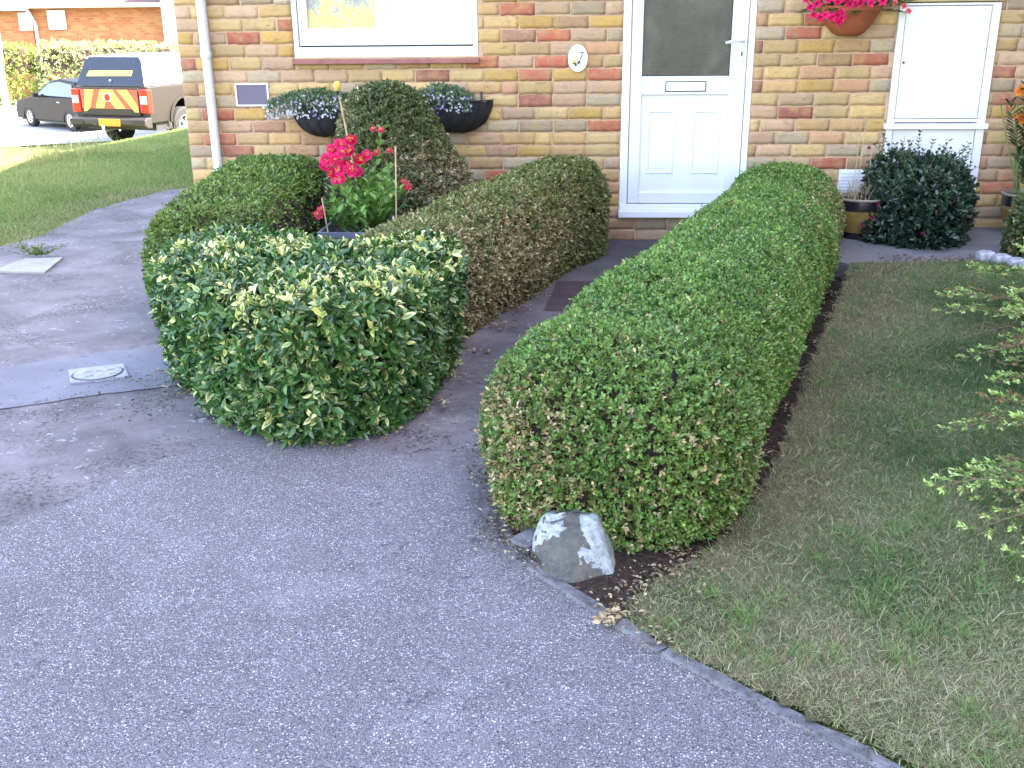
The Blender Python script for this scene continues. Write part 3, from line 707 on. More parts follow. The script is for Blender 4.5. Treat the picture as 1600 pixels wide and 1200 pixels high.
def brick_wall():
    V = []; F = []; C = []; rng = random.Random(5); nr = np.random.default_rng(5)
    pw = [p[1] for p in PAL]; pc = [p[0][:3] for p in PAL]
    gap = .0085; row0 = int(math.floor((0-ZA)/CH)); nU, nW = 9, 4
    for r_ in range(row0, int((ZT-ZA)/CH)+1):
        z0 = ZA+r_*CH; z1 = z0+CH
        if z0 < -.05: continue
        # stretcher bond, alternate courses start with a header at the corner
        x = XL; first = True; edges = []
        while x < XR:
            L = BL if (r_ % 2 == 0 or not first) else BL*.49
            if not first and rng.random() < .04: L = BL*.49 if rng.random() < .5 else BL*1.0
            L *= rng.uniform(.985, 1.015); edges.append((x, min(x+L, XR))); x += L; first = False
        for (a, b) in edges:
            segs = [(a, b)]
            for (ox0, ox1, oz0, oz1) in OPEN:
                if z1 > oz0+.02 and z0 < oz1-.02:
                    ns = []
                    for (s, e) in segs:
                        if e <= ox0 or s >= ox1: ns.append((s, e)); continue
                        if s < ox0: ns.append((s, ox0+gap*.4))
                        if e > ox1: ns.append((ox1-gap*.4, e))
                    segs = ns
            c = rng.choices(pc, pw)[0]
            for (qx, qz) in RED_AT:
                if a-.0 < qx < b and z0 < qz < z1: c = srgb(186, 88, 72)[:3] if rng.random() < .6 else srgb(162, 80, 78)[:3]
            k = .80*rng.uniform(.84, 1.12); av = (.50, .375, .245); c = [(ci*.84+av[i_]*.16)*k*1.08 for i_, ci in enumerate(c)]
            for (s, e) in segs:
                if e-s < .03: continue
                x0, x1 = s+gap/2*rng.uniform(.5, 1.5), e-gap/2*rng.uniform(.5, 1.5); y = -rng.uniform(.0022, .0042)
                zz0, zz1 = z0+gap/2*rng.uniform(.6, 1.6), z1-gap/2*rng.uniform(.6, 1.6)
                if e > ox_fix(e): pass
                base = len(V); nu = max(3, int(round(nU*(x1-x0)/BL)))
                wz = rng.uniform(-.0012, .0012)
                for j in range(nW):
                    for i in range(nu):
                        u = i/(nu-1); v = j/(nW-1); onE = i in (0, nu-1) or j in (0, nW-1)
                        jx = rng.uniform(-.0034, .0034) if i in (0, nu-1) else 0; jz = rng.uniform(-.0034, .0034) if j in (0, nW-1) else 0
                        yy = y-(.0 if onE else .0009)+rng.uniform(-.0006, .0004)
                        V.append((x0+(x1-x0)*u+jx, yy, zz0+(zz1-zz0)*v+jz+wz*(u-.5)*2)); C.append(c)
                for j in range(nW-1):
                    for i in range(nu-1): F.append((base+j*nu+i, base+j*nu+i+1, base+(j+1)*nu+i+1, base+(j+1)*nu+i))
                ring = [(i, 0) for i in range(nu)]+[(nu-1, j) for j in range(1, nW)]+[(i, nW-1) for i in range(nu-2, -1, -1)]+[(0, j) for j in range(nW-2, 0, -1)]
                b2 = len(V)
                for (i, j) in ring:
                    p = V[base+j*nu+i]; V.append((p[0], .012, p[2])); C.append(c)
                n = len(ring)
                for q in range(n):
                    i0 = base+ring[q][1]*nu+ring[q][0]; q2 = (q+1) % n; i1 = base+ring[q2][1]*nu+ring[q2][0]
                    F.append((i1, i0, b2+q, b2+q2))
    o = np_mesh('wall', V, F, M['brick'], house, np.array(C, np.float32), smooth=True)
    return o
def ox_fix(e): return 1e9
brick_wall()
# mortar face and the wall's mass, with the openings left free
mb = MB(); xsplit = [XL+.002]+sorted(v for o_ in OPEN for v in o_[:2])+[XR]
for i in range(0, len(xsplit)-1):
    a, b = xsplit[i], xsplit[i+1]; op = [o_ for o_ in OPEN if abs(o_[0]-a) < 1e-6]
    if op: mb.box(a, b, -.0012, .25, -.1, op[0][2]); mb.box(a, b, -.0012, .25, op[0][3], ZT)
    else: mb.box(a, b, -.0012, .25, -.1, ZT)
mb.build('mortar', M['mortar'], house)
mb = MB(); mb.box(XL, XL+.22, .252, DEP, -.1, ZT); mb.box(XL+.22, XR, DEP-.22, DEP, -.1, ZT); mb.box(XR-.22, XR, .252, DEP-.22, -.1, ZT)
mb.box(XL+.22, XR-.22, .6, .7, -.1, ZT)
mb.build('side_wall', M['sidebrick'], house)
mb = MB(); mb.prism([(-.35, ZT), (DEP/2, 3.55), (DEP+.35, ZT), (DEP+.35, ZT-.12), (-.35, ZT-.12)], XL-.12, XR+.1, axis='x'); mb.build('roof', M['rooftile'], house)
mb = MB(); mb.tube([(XL-.12, -.40, ZT-.06), (XR+.1, -.40, ZT-.06)], .055, 10); mb.build('gutter', M['pipe'], house, True)
# ---- downpipe
mb = MB(); px = -2.549
mb.tube([(px, -.055, 2.55), (px, -.055, 1.262), (px, -.055, 1.26)], .033, 20); mb.build('downpipe', M['pipe'], house, True)
mb = MB(); mb.tube([(px, -.055, 1.262), (px, -.055, 1.25), (px-.0, -.055, .02)], [.031, .0305, .0305], 20); mb.build('lower_downpipe', M['pipe'], house, True)
mb = MB(); mb.tube([(px, -.055, 1.275), (px, -.055, 1.235)], .0375, 20); mb.build('pipe_collar', M['pipe'], house, True, .003)
# ---- window
win = MB(); wx0, wx1, wz0, wz1 = -1.962, -.723, 1.222, 2.34
fr = MB()
fr.box(wx0, wx0+.034, .0, .10, wz0, wz1); fr.box(wx1-.034, wx1, .0, .10, wz0, wz1); fr.box(wx0+.034, wx1-.034, 0, .10, wz0, wz0+.072); fr.box(wx0+.034, wx1-.034, 0, .10, wz1-.05, wz1)
W_ = fr.build('window', M['upvc'], house, bevel=.004)
sh = MB(); sx0, sx1, sz0 = wx0+.038, wx1-.038, wz0+.082
gx0, gx1, gz0 = -1.862, -1.405, 1.413
sh.box(sx0, gx0, .014, .08, sz0, wz1-.054); sh.box(gx0, gx1, .014, .08, sz0, gz0); sh.box(gx0, gx1, .014, .08, 2.2, wz1-.054)
sh.box(gx1, gx1+.07, .014, .08, sz0, wz1-.054); sh.box(gx1+.07, sx1-.07, .014, .08, sz0, gz0-.02); sh.box(sx1-.07, sx1, .014, .08, sz0, wz1-.054); sh.box(gx1+.07, sx1-.07, .014, .08, 2.2, wz1-.054)
sh.build('sash', M['upvc'], W_, bevel=.0025)
MB().box(gx0-.002, gx1+.002, .045, .05, gz0-.002, 2.202).build('pane', M['pane_reflection'], W_)
MB().box(gx1+.068, sx1-.068, .030, .05, gz0-.022, 2.202).build('pane', M['blind'], W_)
g_ = MB(); g_.box(wx0+.036, wx1-.036, .05, .09, wz0+.071, wz1-.051); g_.build('gasket', M['gasket'], W_)
s_ = MB(); s_.box(-1.972, -.712, -.045, .05, 1.186, 1.219); s_.build('sill', M['silltile'], W_, bevel=.006)
# ---- front door
dx0, dx1, dz0, dz1 = .231, 1.082, .166, 2.24
fr = MB(); fr.box(dx0, dx0+.052, -.006, .10, dz0+.085, dz1); fr.box(dx1-.040, dx1, -.006, .10, dz0+.085, dz1); fr.box(dx0+.052, dx1-.040, -.006, .10, dz1-.05, dz1)
D_ = fr.build('front_door', M['upvc_shade'], house, bevel=.005)
fr = MB(); fr.box(dx0-.004, dx1+.004, -.055, .10, dz0, dz0+.045); fr.box(dx0, dx1, -.018, .10, dz0+.045, dz0+.085); fr.build('threshold', M['upvc_shade'], D_, bevel=.005)
lx0, lx1, lz0, lz1 = dx0+.056, dx1-.044, dz0+.090, dz1-.054
gl0, gl1, glz = .362, .934, 1.093
lf = MB()
lf.box(lx0, gl0, .010, .075, lz0, lz1); lf.box(gl1, lx1, .010, .075, lz0, lz1); lf.box(gl0, gl1, .010, .075, .975, glz); lf.box(gl0, gl1, .010, .075, lz0, lz0+.075); lf.box(gl0, gl1, .010, .075, 2.08, lz1)
lf.build('door_leaf', M['upvc'], D_, bevel=.006)
def molded(name, x0, x1, z0, z1, y, parent):
    g = MB(); g.box(x0, x1, y, y+.02, z0, z1); return g
pl = MB(); pl.box(gl0-.001, gl1+.001, .032, .06, lz0+.074, .976)
pl.build('lower_panel', M['upvc'], D_, bevel=0)
for (a, b) in ((.408, .592), (.705, .894)):
    z0, z1 = .452, .877; V = []; F = []
    rings = [(0, .0318), (.004, .0265), (.012, .0255), (.020, .0315), (.030, .0345), (.040, .0300)]
    for (ins, y) in rings:
        V += [(a+ins, y, z0+ins), (b-ins, y, z0+ins), (b-ins, y, z1-ins), (a+ins, y, z1-ins)]
    for i in range(len(rings)-1):
        for j in range(4): F.append((i*4+j, i*4+(j+1) % 4, i*4+4+(j+1) % 4, i*4+4+j))
    F.append(tuple(len(V)-4+j for j in range(4)))
    MB().add(V, F).build('panel_moulding', M['upvc'], D_)
MB().box(gl0-.002, gl1+.002, .034, .04, glz-.002, 2.082).build('glass', M['obscure'], D_)
gk = MB()
for (a, b, c, d) in ((gl0, gl1, glz, glz+.005), (gl0, gl0+.005, glz+.005, 2.08), (gl1-.005, gl1, glz+.005, 2.08)): gk.box(a, b, .026, .033, c, d)
gk.build('glass_bead', M['gasket'], D_)
gk = MB(); a, b, c, d = .518, .785, .995, 1.062
gk.box(a, b, .002, .012, c, d); gk.build('letterbox', M['gasket'], D_, bevel=.002)
MB().box(a+.006, b-.006, -.003, .006, c+.006, d-.006).build('letterbox_flap', M['upvc'], D_, bevel=.002)
hp = MB(); hx = 1.003
hp.box(hx-.014, hx+.014, -.004, .011, 1.185, 1.43); hp.build('handle_plate', M['upvc'], D_, bevel=.006)
hd = MB(); hd.tube([(hx, .0, 1.315), (hx, -.045, 1.315), (hx-.02, -.056, 1.315), (hx-.06, -.058, 1.312), (hx-.115, -.056, 1.300)], [.011, .010, .011, .0105, .009], 10)
hd.build('handle', M['upvc'], D_, True)
MB().box(hx-.004, hx+.004, -.007, -.0035, 1.218, 1.245).build('keyhole', M['gasket'], D_)
# ---- meter cupboard
cx0, cx1 = 1.974, 2.601
cf = MB(); fy = -.022
cf.box(cx0, cx0+.042, fy, .06, .12, 1.53); cf.box(cx1-.052, cx1, fy, .06, .12, 1.53); cf.box(cx0+.042, cx1-.052, fy, .06, 1.515, 1.53); cf.box(cx0+.042, cx1-.052, fy, .06, .795, .815)
K_ = cf.build('meter_cupboard', M['white'], house, bevel=.003)
MB().box(cx0+.046, cx1-.056, fy+.006, .03, .819, 1.511).build('cupboard_door', M['white'], K_, bevel=.002)
MB().box(cx0-.02, cx1+.015, fy-.026, .05, .752, .788).build('ledge', M['white'], K_, bevel=.004)
MB().box(cx0+.046, cx1-.056, fy+.010, .03, .14, .748).build('lower_door', M['white'], K_, bevel=.002)
MB().box(cx0+.043, cx1-.053, .025, .055, .13, 1.514).build('shadow_gap', M['gasket'], K_)
MB().lathe([(0.0001, 0), (.008, 0), (.008, .004)], (cx0+.062, fy+.001, 1.17), 12, axis='y').build('keyhole', M['gasket'], K_)
MB().box(cx0-.01, cx1+.01, -.03, .05, 1.537, 1.60).build('lintel_board', simple('cream board', srgb(200, 180, 120, .7), .7, .1), K_, bevel=.003)
# ---- vents
v_ = MB(); a, b, c, d = -2.388, -2.158, .916, 1.066
for q in ((a, b, c, c+.01), (a, b, d-.01, d), (a, a+.01, c+.01, d-.01), (b-.01, b, c+.01, d-.01)): v_.box(q[0], q[1], -.020, 0, q[2], q[3])
AV = v_.build('air_vent', M['upvc_shade'], house)
tv = NT('vent mesh'); hx_ = tv.n('ShaderNodeTexWave', {'Scale': 60.0, 'Vector': tv.pos}, bands_direction='Z').outputs[0]
tv.set('Base Color', tv.ramp(hx_, [(.2, srgb(96, 88, 108, .8)), (.8, srgb(150, 140, 160, .8))])); tv.set('Roughness', .6); tv.bump(hx_, .6, .004)
MB().box(a+.011, b-.011, -.013, -.004, c+.011, d-.011).build('vent_mesh', tv.m, AV)
v_ = MB(); a, b, c, d = 1.695, 1.868, .335, .487; v_.box(a, b, -.022, 0, c, d); AV = v_.build('flue_cover', M['upvc_shade'], house, bevel=.004)
vs = MB()
for k in range(6): vs.box(a+.012, b-.012, -.0265, -.0225, c+.016+k*.022, c+.026+k*.022)
vs.build('louvres', M['upvc_shade'], AV)

# ================================================================== block added to shade the garden (right of the frame)
nb = thing('shade_block', 'tall unseen block added to the right of the garden to shade it', 'shade caster', (5.6, -6, 0))
MB().box(0, 9, -8, 6.2, -.1, 12.5).build('wall', M['sidebrick'], nb)
rf = MB(); rf.prism([(-8.2, 12.5), (-.9, 14), (6.4, 12.5)], -.2, 9.2, axis='x'); rf.build('roof', M['rooftile'], nb)  # roof of the added, unseen block
for k in range(3):
    for j in range(4):
        MB().box(-.03, .0, -7+j*3.4, -5.6+j*3.4, 1+k*3.4, 2.3+k*3.4).build('window', M['upvc'], nb)
# tarmac, paths etc. continue in shade; the added block's height keeps the wall's upper courses shaded

# ================================================================== HEDGES AND BUSHES
# long green box hedge on the right of the path
V, Q = hedge_surface([(1.27, -.42, .335, .555), (1.10, -1.1, .36, .56), (.86, -1.85, .37, .56), (.555, -2.75, .39, .565), (.28, -3.55, .40, .565), (.13, -4.02, .415, .55)], 56, lump=.055, seed=1, tuck=.17, sq=.60)
def dryR(P):
    front = ss(-P[:, 1], 3.7, 4.3)*(1-ss(P[:, 2], .28, .50)); left = (1-ss(P[:, 0]-(.1), -.28, .0))*ss(-P[:, 1], 3.2, 3.8)*(1-ss(P[:, 2], .36, .52))
    rgt = ss(P[:, 0]-np.interp(P[:, 1], [-3.9, -.4], [.16, 1.2]), .22, .36)*ss(P[:, 1], -2.2, -.8)*.35
    return np.clip(front*.13+left*.40+rgt+.03, 0, .8)
make_hedge('box_hedge', 'long green clipped box hedge right of the path, running from flaking stone to door', 'hedge', V, Q, 370000, .0140,
           colfun_box((.055, .125, .028), (.135, .265, .050), (.29, .43, .10), dryR, seed=3, olive=lambda P: ss(-P[:, 1], 3.3, 4.2)*.18), (.7, -2.2, 0), 2, 'box hedges round the front path', inn=.05)
# olive and brown box hedge on the left of the path
V, Q = hedge_surface([(-.15, -.48, .27, .61), (-.39, -1.05, .27, .58), (-.61, -1.70, .27, .55), (-.82, -2.30, .275, .53), (-.85, -2.42, .275, .52)], 48, lump=.04, seed=4, tuck=.12, sq=.52)
def dryL(P):
    cx = np.interp(P[:, 1], [-2.28, -1.7, -1.05, -.48], [-.87, -.64, -.39, -.15]); side = ss(P[:, 0]-cx, .08, .26)
    return np.clip(.10+.58*side*(1-ss(P[:, 2], .42, .56))*ss(-P[:, 1], .4, 1.4)+.15*ss(-P[:, 1], 1.2, 2.2), 0, .8)
make_hedge('box_hedge', 'olive and brown dried box hedge on the left of the path to the door', 'hedge', V, Q, 125000, .0175,
           colfun_box((.060, .095, .026), (.17, .20, .055), (.29, .32, .10), dryL, dry_or_shade_cols=((.42, .34, .17), (.27, .20, .10), (.50, .44, .23)), seed=8, olive=lambda P: np.full(len(P), .22)), (-.45, -1.35, 0), 5, 'box hedges round the front path', inn=.05)
# curving hedge at the left by the downpipe
V, Q = hedge_surface([(-2.00, -.62, .38, .63), (-2.03, -1.05, .35, .60), (-2.0, -1.5, .335, .585), (-1.90, -2.0, .34, .56)], 48, lump=.04, seed=6, tuck=.12)
def brown_shadeC(P): return np.clip(.03+.75*ss(P[:, 0], -1.80, -1.62)*(1-ss(P[:, 2], .38, .55)), 0, .8)  # brown inner side, its shade put into the dark leaf colours
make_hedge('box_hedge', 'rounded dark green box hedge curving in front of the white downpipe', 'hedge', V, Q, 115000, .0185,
           colfun_box((.045, .095, .020), (.12, .22, .038), (.24, .35, .075), brown_shadeC, dry_or_shade_cols=((.05, .035, .028), (.03, .022, .02), (.09, .06, .04)), seed=12, olive=lambda P: ss(-P[:, 1], 1.0, 2.0)*.2), (-2.0, -1.3, 0), 7, 'box hedges round the front path', inn=.05)
# tall topiary under the window
V, Q = star_surface((-1.12, -.62), lambda a: .46*(1+.04*math.sin(2*a+1)), smoothprof([(.92, 0), (1.04, .12), (1.05, .28), (.92, .50), (.73, .72), (.56, .92), (.36, 1.05), (.02, 1.09)]), 56, .05, 9, (-.13, 0))
def dryT(P): return np.clip(.03+.75*ss(P[:, 0]+(P[:, 2]-.3)*.25, -1.22, -.85)*(1-ss(P[:, 2], .62, .86))+.3*(1-ss(P[:, 0], -1.5, -1.38)), 0, .85)
make_hedge('box_topiary', 'tall rounded box topiary under the window, pale and dried on its right side', 'topiary', V, Q, 100000, .0185,
           colfun_box((.045, .075, .026), (.11, .145, .050), (.19, .23, .09), dryT, dry_or_shade_cols=((.34, .29, .15), (.48, .43, .26), (.17, .13, .07)), seed=15, olive=lambda P: np.full(len(P), .12)), (-1.12, -.62, 0), 10, inn=.06)
# variegated evergreen at the front
poly = np.array([(-1.86, -2.80), (-1.56, -3.28), (-1.24, -3.66), (-.96, -3.77), (-.72, -3.64), (-.60, -3.05), (-.56, -2.62), (-.70, -2.50), (-1.0, -2.52), (-1.2, -2.60), (-1.35, -2.52), (-1.66, -2.46), (-1.82, -2.55)]); cc = np.array([-1.2, -2.95])
pa = np.arctan2(poly[:, 1]-cc[1], poly[:, 0]-cc[0]); pr_ = np.hypot(poly[:, 0]-cc[0], poly[:, 1]-cc[1]); o_ = np.argsort(pa); pa, pr_ = pa[o_], pr_[o_]
def rf_(a):
    a = (a+PI) % (2*PI)-PI; return float(np.interp(a, np.r_[pa-2*PI, pa, pa+2*PI], np.r_[pr_, pr_, pr_]))-.055
prof = [(.97, 0), (.99, .05), (1.0, .12), (1.01, .2), (1.02, .3), (1.03, .38), (1.035, .45), (1.02, .495), (.96, .515), (.8, .525), (.6, .53), (.3, .53), (.02, .53)]
V, Q = star_surface(cc, rf_, prof, 72, .06, 13)
t = thing('variegated_evergreen', 'dense glossy evergreen bush with cream and yellow variegated tips at the front of the bed', 'bush', (-1.2, -2.95, 0))
np_mesh('branches', shell(V, Q, .09), Q, M['twig'], t, local=False, smooth=True)
def evergreen(V, Q, n, rng):
    P, N = sample(V, Q, n, rng); keep = ~((P[:, 1] > -2.75) & (P[:, 2] < .3)); P, N = P[keep], N[keep]; n = len(P)
    off = .03-rng.random(n)**1.5*.12; P = P+N*off[:, None]
    ax = unit(N*.75+rng.normal(size=(n, 3))*.5+np.array([0, 0, .45])); top = ss(P[:, 2], .38, .52)
    patch = nz(P, 7, 55, 3); pv = np.clip(.04+.42*top*(.45+1.5*patch)+.05*patch, .015, .85); yel = rng.random(n) < pv
    g = lerp((.020, .065, .020), (.10, .215, .05), np.clip(.5+rng.normal(size=n)*.3+.25*nz(P, 5, 56), 0, 1))
    yl = lerp((.66, .66, .18), (.82, .82, .40), rng.random(n)); u = unit(np.cross(ax, rng.normal(size=(n, 3)))); v = np.cross(ax, u); a0 = rng.random(n)*6.28; parts = []
    for k in range(6):
        a = a0+k*2.4; tt = k/5; rad = u*np.cos(a)[:, None]+v*np.sin(a)[:, None]
        d = unit(ax*(.15+.9*tt)+rad+rng.normal(size=(n, 3))*.18); l = .046*(.6+.7*rng.random(n))*(1.1-.35*tt)
        pp = P+ax*(.028*(tt-.5)); pp[:, 2] = np.maximum(pp[:, 2], .03)
        isy = yel & (rng.random(n) < .35+.6*tt); rimy = (~isy) & (rng.random(n) < .10)
        c = g*(.8+.4*rng.random((n, 1))); e = c.copy(); c[isy] = yl[isy]; e[isy] = yl[isy]
        e[rimy] = yl[rimy]*.8; half = isy & (rng.random(n) < .45); c[half] = g[half]*1.6
        parts.append(leaves(pp, d, unit(ax+rng.normal(size=(n, 3))*.4), l, l*.42, c, LEAFL, e))
    return join(parts)
v, f, c = evergreen(V, Q, 7000, np.random.default_rng(61)); np_mesh('foliage', v, f, M['glossleaf'], t, c, local=False)
# fuchsia bush on the right by the wall
V, Q = star_surface((2.10, -.42), lambda a: .285*(1+.10*math.sin(3*a)), smoothprof([(.7, .0), (.95, .10), (1.05, .24), (1.0, .38), (.86, .48), (.55, .55), (.02, .57)]), 44, .17, 17)
V[:, 2] += .05
ft = thing('fuchsia_bush', 'loose dark green fuchsia bush in front of the meter cupboard', 'bush', (2.03, -.42, .1))
np_mesh('branches', shell(V, Q, .12), Q, M['twig'], ft, local=False, smooth=True)
fol_ = box_foliage(V, Q, 13000, .034, lambda P, N, off, rng: lerp((.010, .026, .016), (.045, .085, .05), np.clip(.5+.3*nz(P, 9, 3)+.28*rng.normal(size=len(P)), 0, 1)), 71, .10, .035, 6, .55, LEAF6, .1)
def sprig(base, tip, rng_, n=9, L=.03, wr=.5, col=(.03, .07, .03), bend=.1):
    """stem with opposite leaves: returns (points, leaf arrays)"""
    b, t_ = np.array(base, float), np.array(tip, float); d = t_-b; side = np.array([rng_.normal(), rng_.normal(), 0])*bend*np.linalg.norm(d)
    pts = [b+d*u+side*math.sin(u*PI)*.5 for u in np.linspace(0, 1, 6)]
    P = []; D = []
    for k in range(n):
        u = .25+.75*k/(n-1); p = b+d*u+side*math.sin(u*PI)*.5; a = rng_.random()*6.28
        r = np.array([math.cos(a), math.sin(a), .35]); P += [p, p]; D += [r+d/np.linalg.norm(d)*.5, np.array([-r[0], -r[1], r[2]])+d/np.linalg.norm(d)*.5]
    P = np.array(P); D = np.array(D); N = np.tile([0, 0, 1.], (len(P), 1))+rng_.normal(size=P.shape)*.3
    l = L*(.7+.5*rng_.random(len(P))); C = np.array(col)[None]*(.7+.7*rng_.random((len(P), 1)))
    return pts, leaves(P, D, N, l, l*wr, C)
rg = np.random.default_rng(73); st = MB(); lv = []
for (dx, dy, z) in [(r_q[0], r_q[1], r_q[2]) for r_q in np.random.default_rng(5).uniform((-.30, -.25, .50), (.36, .15, .72), (46, 3))]+[(-.25, 0, .70), (.02, .1, .76), (.15, -.05, .72), (.27, 0, .66), (-.1, -.1, .72), (-.33, .0, .55), (.36, .1, .52), (-.2, .1, .74), (.08, -.15, .70)]:
    pts, a = sprig((2.08+dx*.3, -.42+dy, z-.2), (2.08+dx, -.42+dy, z), rg, 8, .028, .5, (.03, .07, .04)); st.tube(pts, .0018, 5); lv.append(a)
o = st.build('stems', M['stalk'], ft); o.data.transform(Matrix.Translation((-2.03, .42, -.1)))
v, f, c = join(lv); v, f, c = join([fol_, (v, f, c)]); np_mesh('foliage', v, f, M['glossleaf'], ft, c, local=False)
for k, (dx, dy, dz) in enumerate([(-.24, -.25, .28), (-.25, -.2, .19), (-.30, -.17, .14), (.20, -.28, .22), (.24, -.24, .17), (.02, -.33, .12), (-.28, -.05, .60), (.3, -.15, .3)]):
    P = np.tile([2.03+dx, -.42+dy-.02, .1+dz], (5, 1)); a = np.arange(5)*1.2566; D = np.stack([np.cos(a)*.5, np.sin(a)*.5, -np.ones(5)], 1)
    v, f, c = leaves(P, D, np.stack([np.cos(a), np.sin(a), a*0], 1), np.full(5, .026), np.full(5, .012), np.tile(srgb(150, 40, 90, .7)[:3], (5, 1)))
    np_mesh('flower', v, f, M['petal'], ft, c, local=False)
# clipped box bush cut by the right edge of the photo
V, Q = star_surface((2.72, -1.0), lambda a: .25, smoothprof([(.75, 0), (.97, .1), (1.0, .25), (.8, .42), (.02, .5)]), 36, .03, 19); V[:, 2] += .04
make_hedge('box_bush', 'small yellowish green box bush at the right edge in front of the glazed pot', 'bush', V, Q, 22000, .02,
           colfun_box((.03, .05, .015), (.09, .11, .03), (.18, .19, .07), lambda P: np.full(len(P), .15), seed=25), (2.78, -1.0, .04), 27, inn=.05, z0=.05)

# ---- spreading juniper at the right edge
jt = thing('spreading_juniper', 'bright green spreading conifer with bare tan twigs at the right edge of the lawn', 'conifer', (2.35, -3.0, .05))
rg = np.random.default_rng(81)
def juniper():
    br = MB(); parts = []; base = np.array([2.45, -3.0, .12])
    tips = [(1.62, -2.50, .27), (1.58, -2.66, .24), (1.70, -2.30, .22), (1.78, -2.40, .38), (1.56, -3.05, .16), (1.62, -2.85, .18), (1.14, -4.12, .27), (1.00, -4.42, .22), (1.06, -4.56, .16), (1.13, -4.28, .20), (1.22, -4.72, .15), (1.30, -4.55, .25), (1.40, -4.85, .12), (1.25, -4.05, .35), (1.42, -3.7, .28), (1.45, -4.2, .34), (1.52, -3.40, .30), (1.95, -2.1, .3), (2.1, -2.2, .45)]
    n_b = len(tips)
    for k in range(115):
        y = rg.uniform(-3.15, -2.0) if k % 5 < 3 else (rg.uniform(-4.75, -3.9) if k % 5 == 3 else rg.uniform(-4.0, -3.1)); e = 1.97+(y+2.5)*.396
        tips.append((e+rg.uniform(-.07, .34)+(.12 if -4.0 < y < -3.15 else 0), y, rg.uniform(.12, .46) if y > -3.2 else rg.uniform(.06, .3)))
    for i, tp in enumerate(tips):
        tp = np.array(tp); q = base+rg.normal(size=3)*np.array([.1, .25, .0]); 
        q = np.array([tp[0]+rg.uniform(.35, .7), tp[1]+rg.uniform(.0, .35), .05+rg.random()*.08])
        mid = (q+tp)/2+np.array([0, 0, .08+rg.random()*.07]); us = np.linspace(0, 1, 9)
        pts = [(1-u)**2*q+2*u*(1-u)*mid+u*u*tp for u in us]
        br.tube(pts, list(np.linspace(.0055, .0012, 9)), 5)
        ln = np.linalg.norm(tp-q); tang = unit((pts[-1]-pts[-3])[None])[0]
        dead = (i % 11 == 5)
        nsh = 12
        for s_ in range(nsh):
            u = .42+.58*s_/(nsh-1); p = (1-u)**2*q+2*u*(1-u)*mid+u*u*tp; sd = 1 if s_ % 2 else -1
            lat = unit(np.cross(tang, [0, 0, 1.])[None])[0]*sd; L = .13*(1.15-u)*rg.uniform(.7, 1.2)+.025
            d = unit((tang*.9+lat*rg.uniform(.6, 1.1)+np.array([0, 0, rg.uniform(-.05, .35)]))[None])[0]
            e = p+d*L; br.tube([p, p+d*L*.5, e], [.0022, .0016, .0008], 4, caps=False)
            if dead: continue
            nn = int(L/.0022); tt = rg.random(nn); B = p[None]+d[None]*(tt*L)[:, None]; a = rg.random(nn)*6.28
            x_ = unit(np.cross(d, [0, 0, 1.])[None])[0]; y_ = np.cross(d, x_)
            D = d[None]*.9+(x_[None]*np.cos(a)[:, None]+y_[None]*np.sin(a)[:, None]*.6)
            young = ss(tt*.6+u*.5, .5, 1.0); c = lerp((.12, .22, .05), (.52, .70, .20), np.clip(young+rg.normal(size=nn)*.15, 0, 1))
            if rg.random() < .12: c = lerp((.28, .18, .07), (.36, .27, .12), rg.random(nn))
            l = .016*(.7+.6*rg.random(nn)); parts.append(leaves(B, D, rg.normal(size=(nn, 3))+np.array([0, 0, 1.2]), l, l*.36, c, LEAFN))
    return br, parts
br, parts = juniper()
V, Q = star_surface((2.72, -3.1), lambda a: .62*(1+.12*math.sin(3*a+1)), smoothprof([(1.0, .03), (1.0, .12), (.85, .26), (.55, .38), (.02, .44)]), 40, .08, 23)
rgj = np.random.default_rng(83); P, N = sample(V, Q, 46000, rgj); P = P-N*(rgj.random(len(P))**1.5*.12)[:, None]; P[:, 2] = np.maximum(P[:, 2], .03)
parts.append(leaves(P, unit(N*.6+np.stack([P[:, 0]-2.72, P[:, 1]+3.1, P[:, 2]*0], 1)*1.2+rgj.normal(size=P.shape)*.5), rgj.normal(size=P.shape)+np.array([0, 0, 1.]), .024*(.6+.8*rgj.random(len(P))), np.full(len(P), .006), lerp((.06, .13, .03), (.34, .50, .12), np.clip(.5+.4*nz(P, 12, 5)+.2*rgj.normal(size=len(P)), 0, 1)), LEAFN))
o = br.build('branches', M['bark'], jt, True); o.data.transform(Matrix.Translation((-2.35, 3.0, -.05)))
v, f, c = join(parts); np_mesh('foliage', v, f, M['leaf'], jt, c, local=False)

# ================================================================== SQUARE PLANTER WITH THE PINK FLOWERS
px0, px1, py0, py1, pz = -1.42, -.985, -1.80, -1.30, .405
pt = thing('square_planter', 'blue grey square planter behind the variegated bush', 'planter', ((px0+px1)/2, (py0+py1)/2, 0))
cx, cy = (px0+px1)/2, (py0+py1)/2; hw = (px1-px0)/2; hd = (py1-py0)/2
V = []; F = []
for (s, z) in ((.80, 0), (.985, pz-.03), (1.0, pz-.03), (1.0, pz), (.93, pz), (.90, pz-.05)):
    V += [(-hw*s, -hd*s, z), (hw*s, -hd*s, z), (hw*s, hd*s, z), (-hw*s, hd*s, z)]
for i in range(5):
    for j in range(4): F.append((i*4+j, i*4+(j+1) % 4, i*4+4+(j+1) % 4, i*4+4+j))
F.append((0, 3, 2, 1)); MB().add(V, F).build('pot', M['planter'], pt, bevel=.004)
MB().box(-hw*.92, hw*.92, -hd*.92, hd*.92, pz-.09, pz-.045).build('compost', M['soil'], pt)
fp = thing('pink_flower_plant', 'bright green leafy plant with hot pink yellow centred flowers in the square planter', 'flowering plant', (cx, cy, pz-.04))
rg = np.random.default_rng(91); st = MB(); lv = []
gcol = (.15, .29, .06)
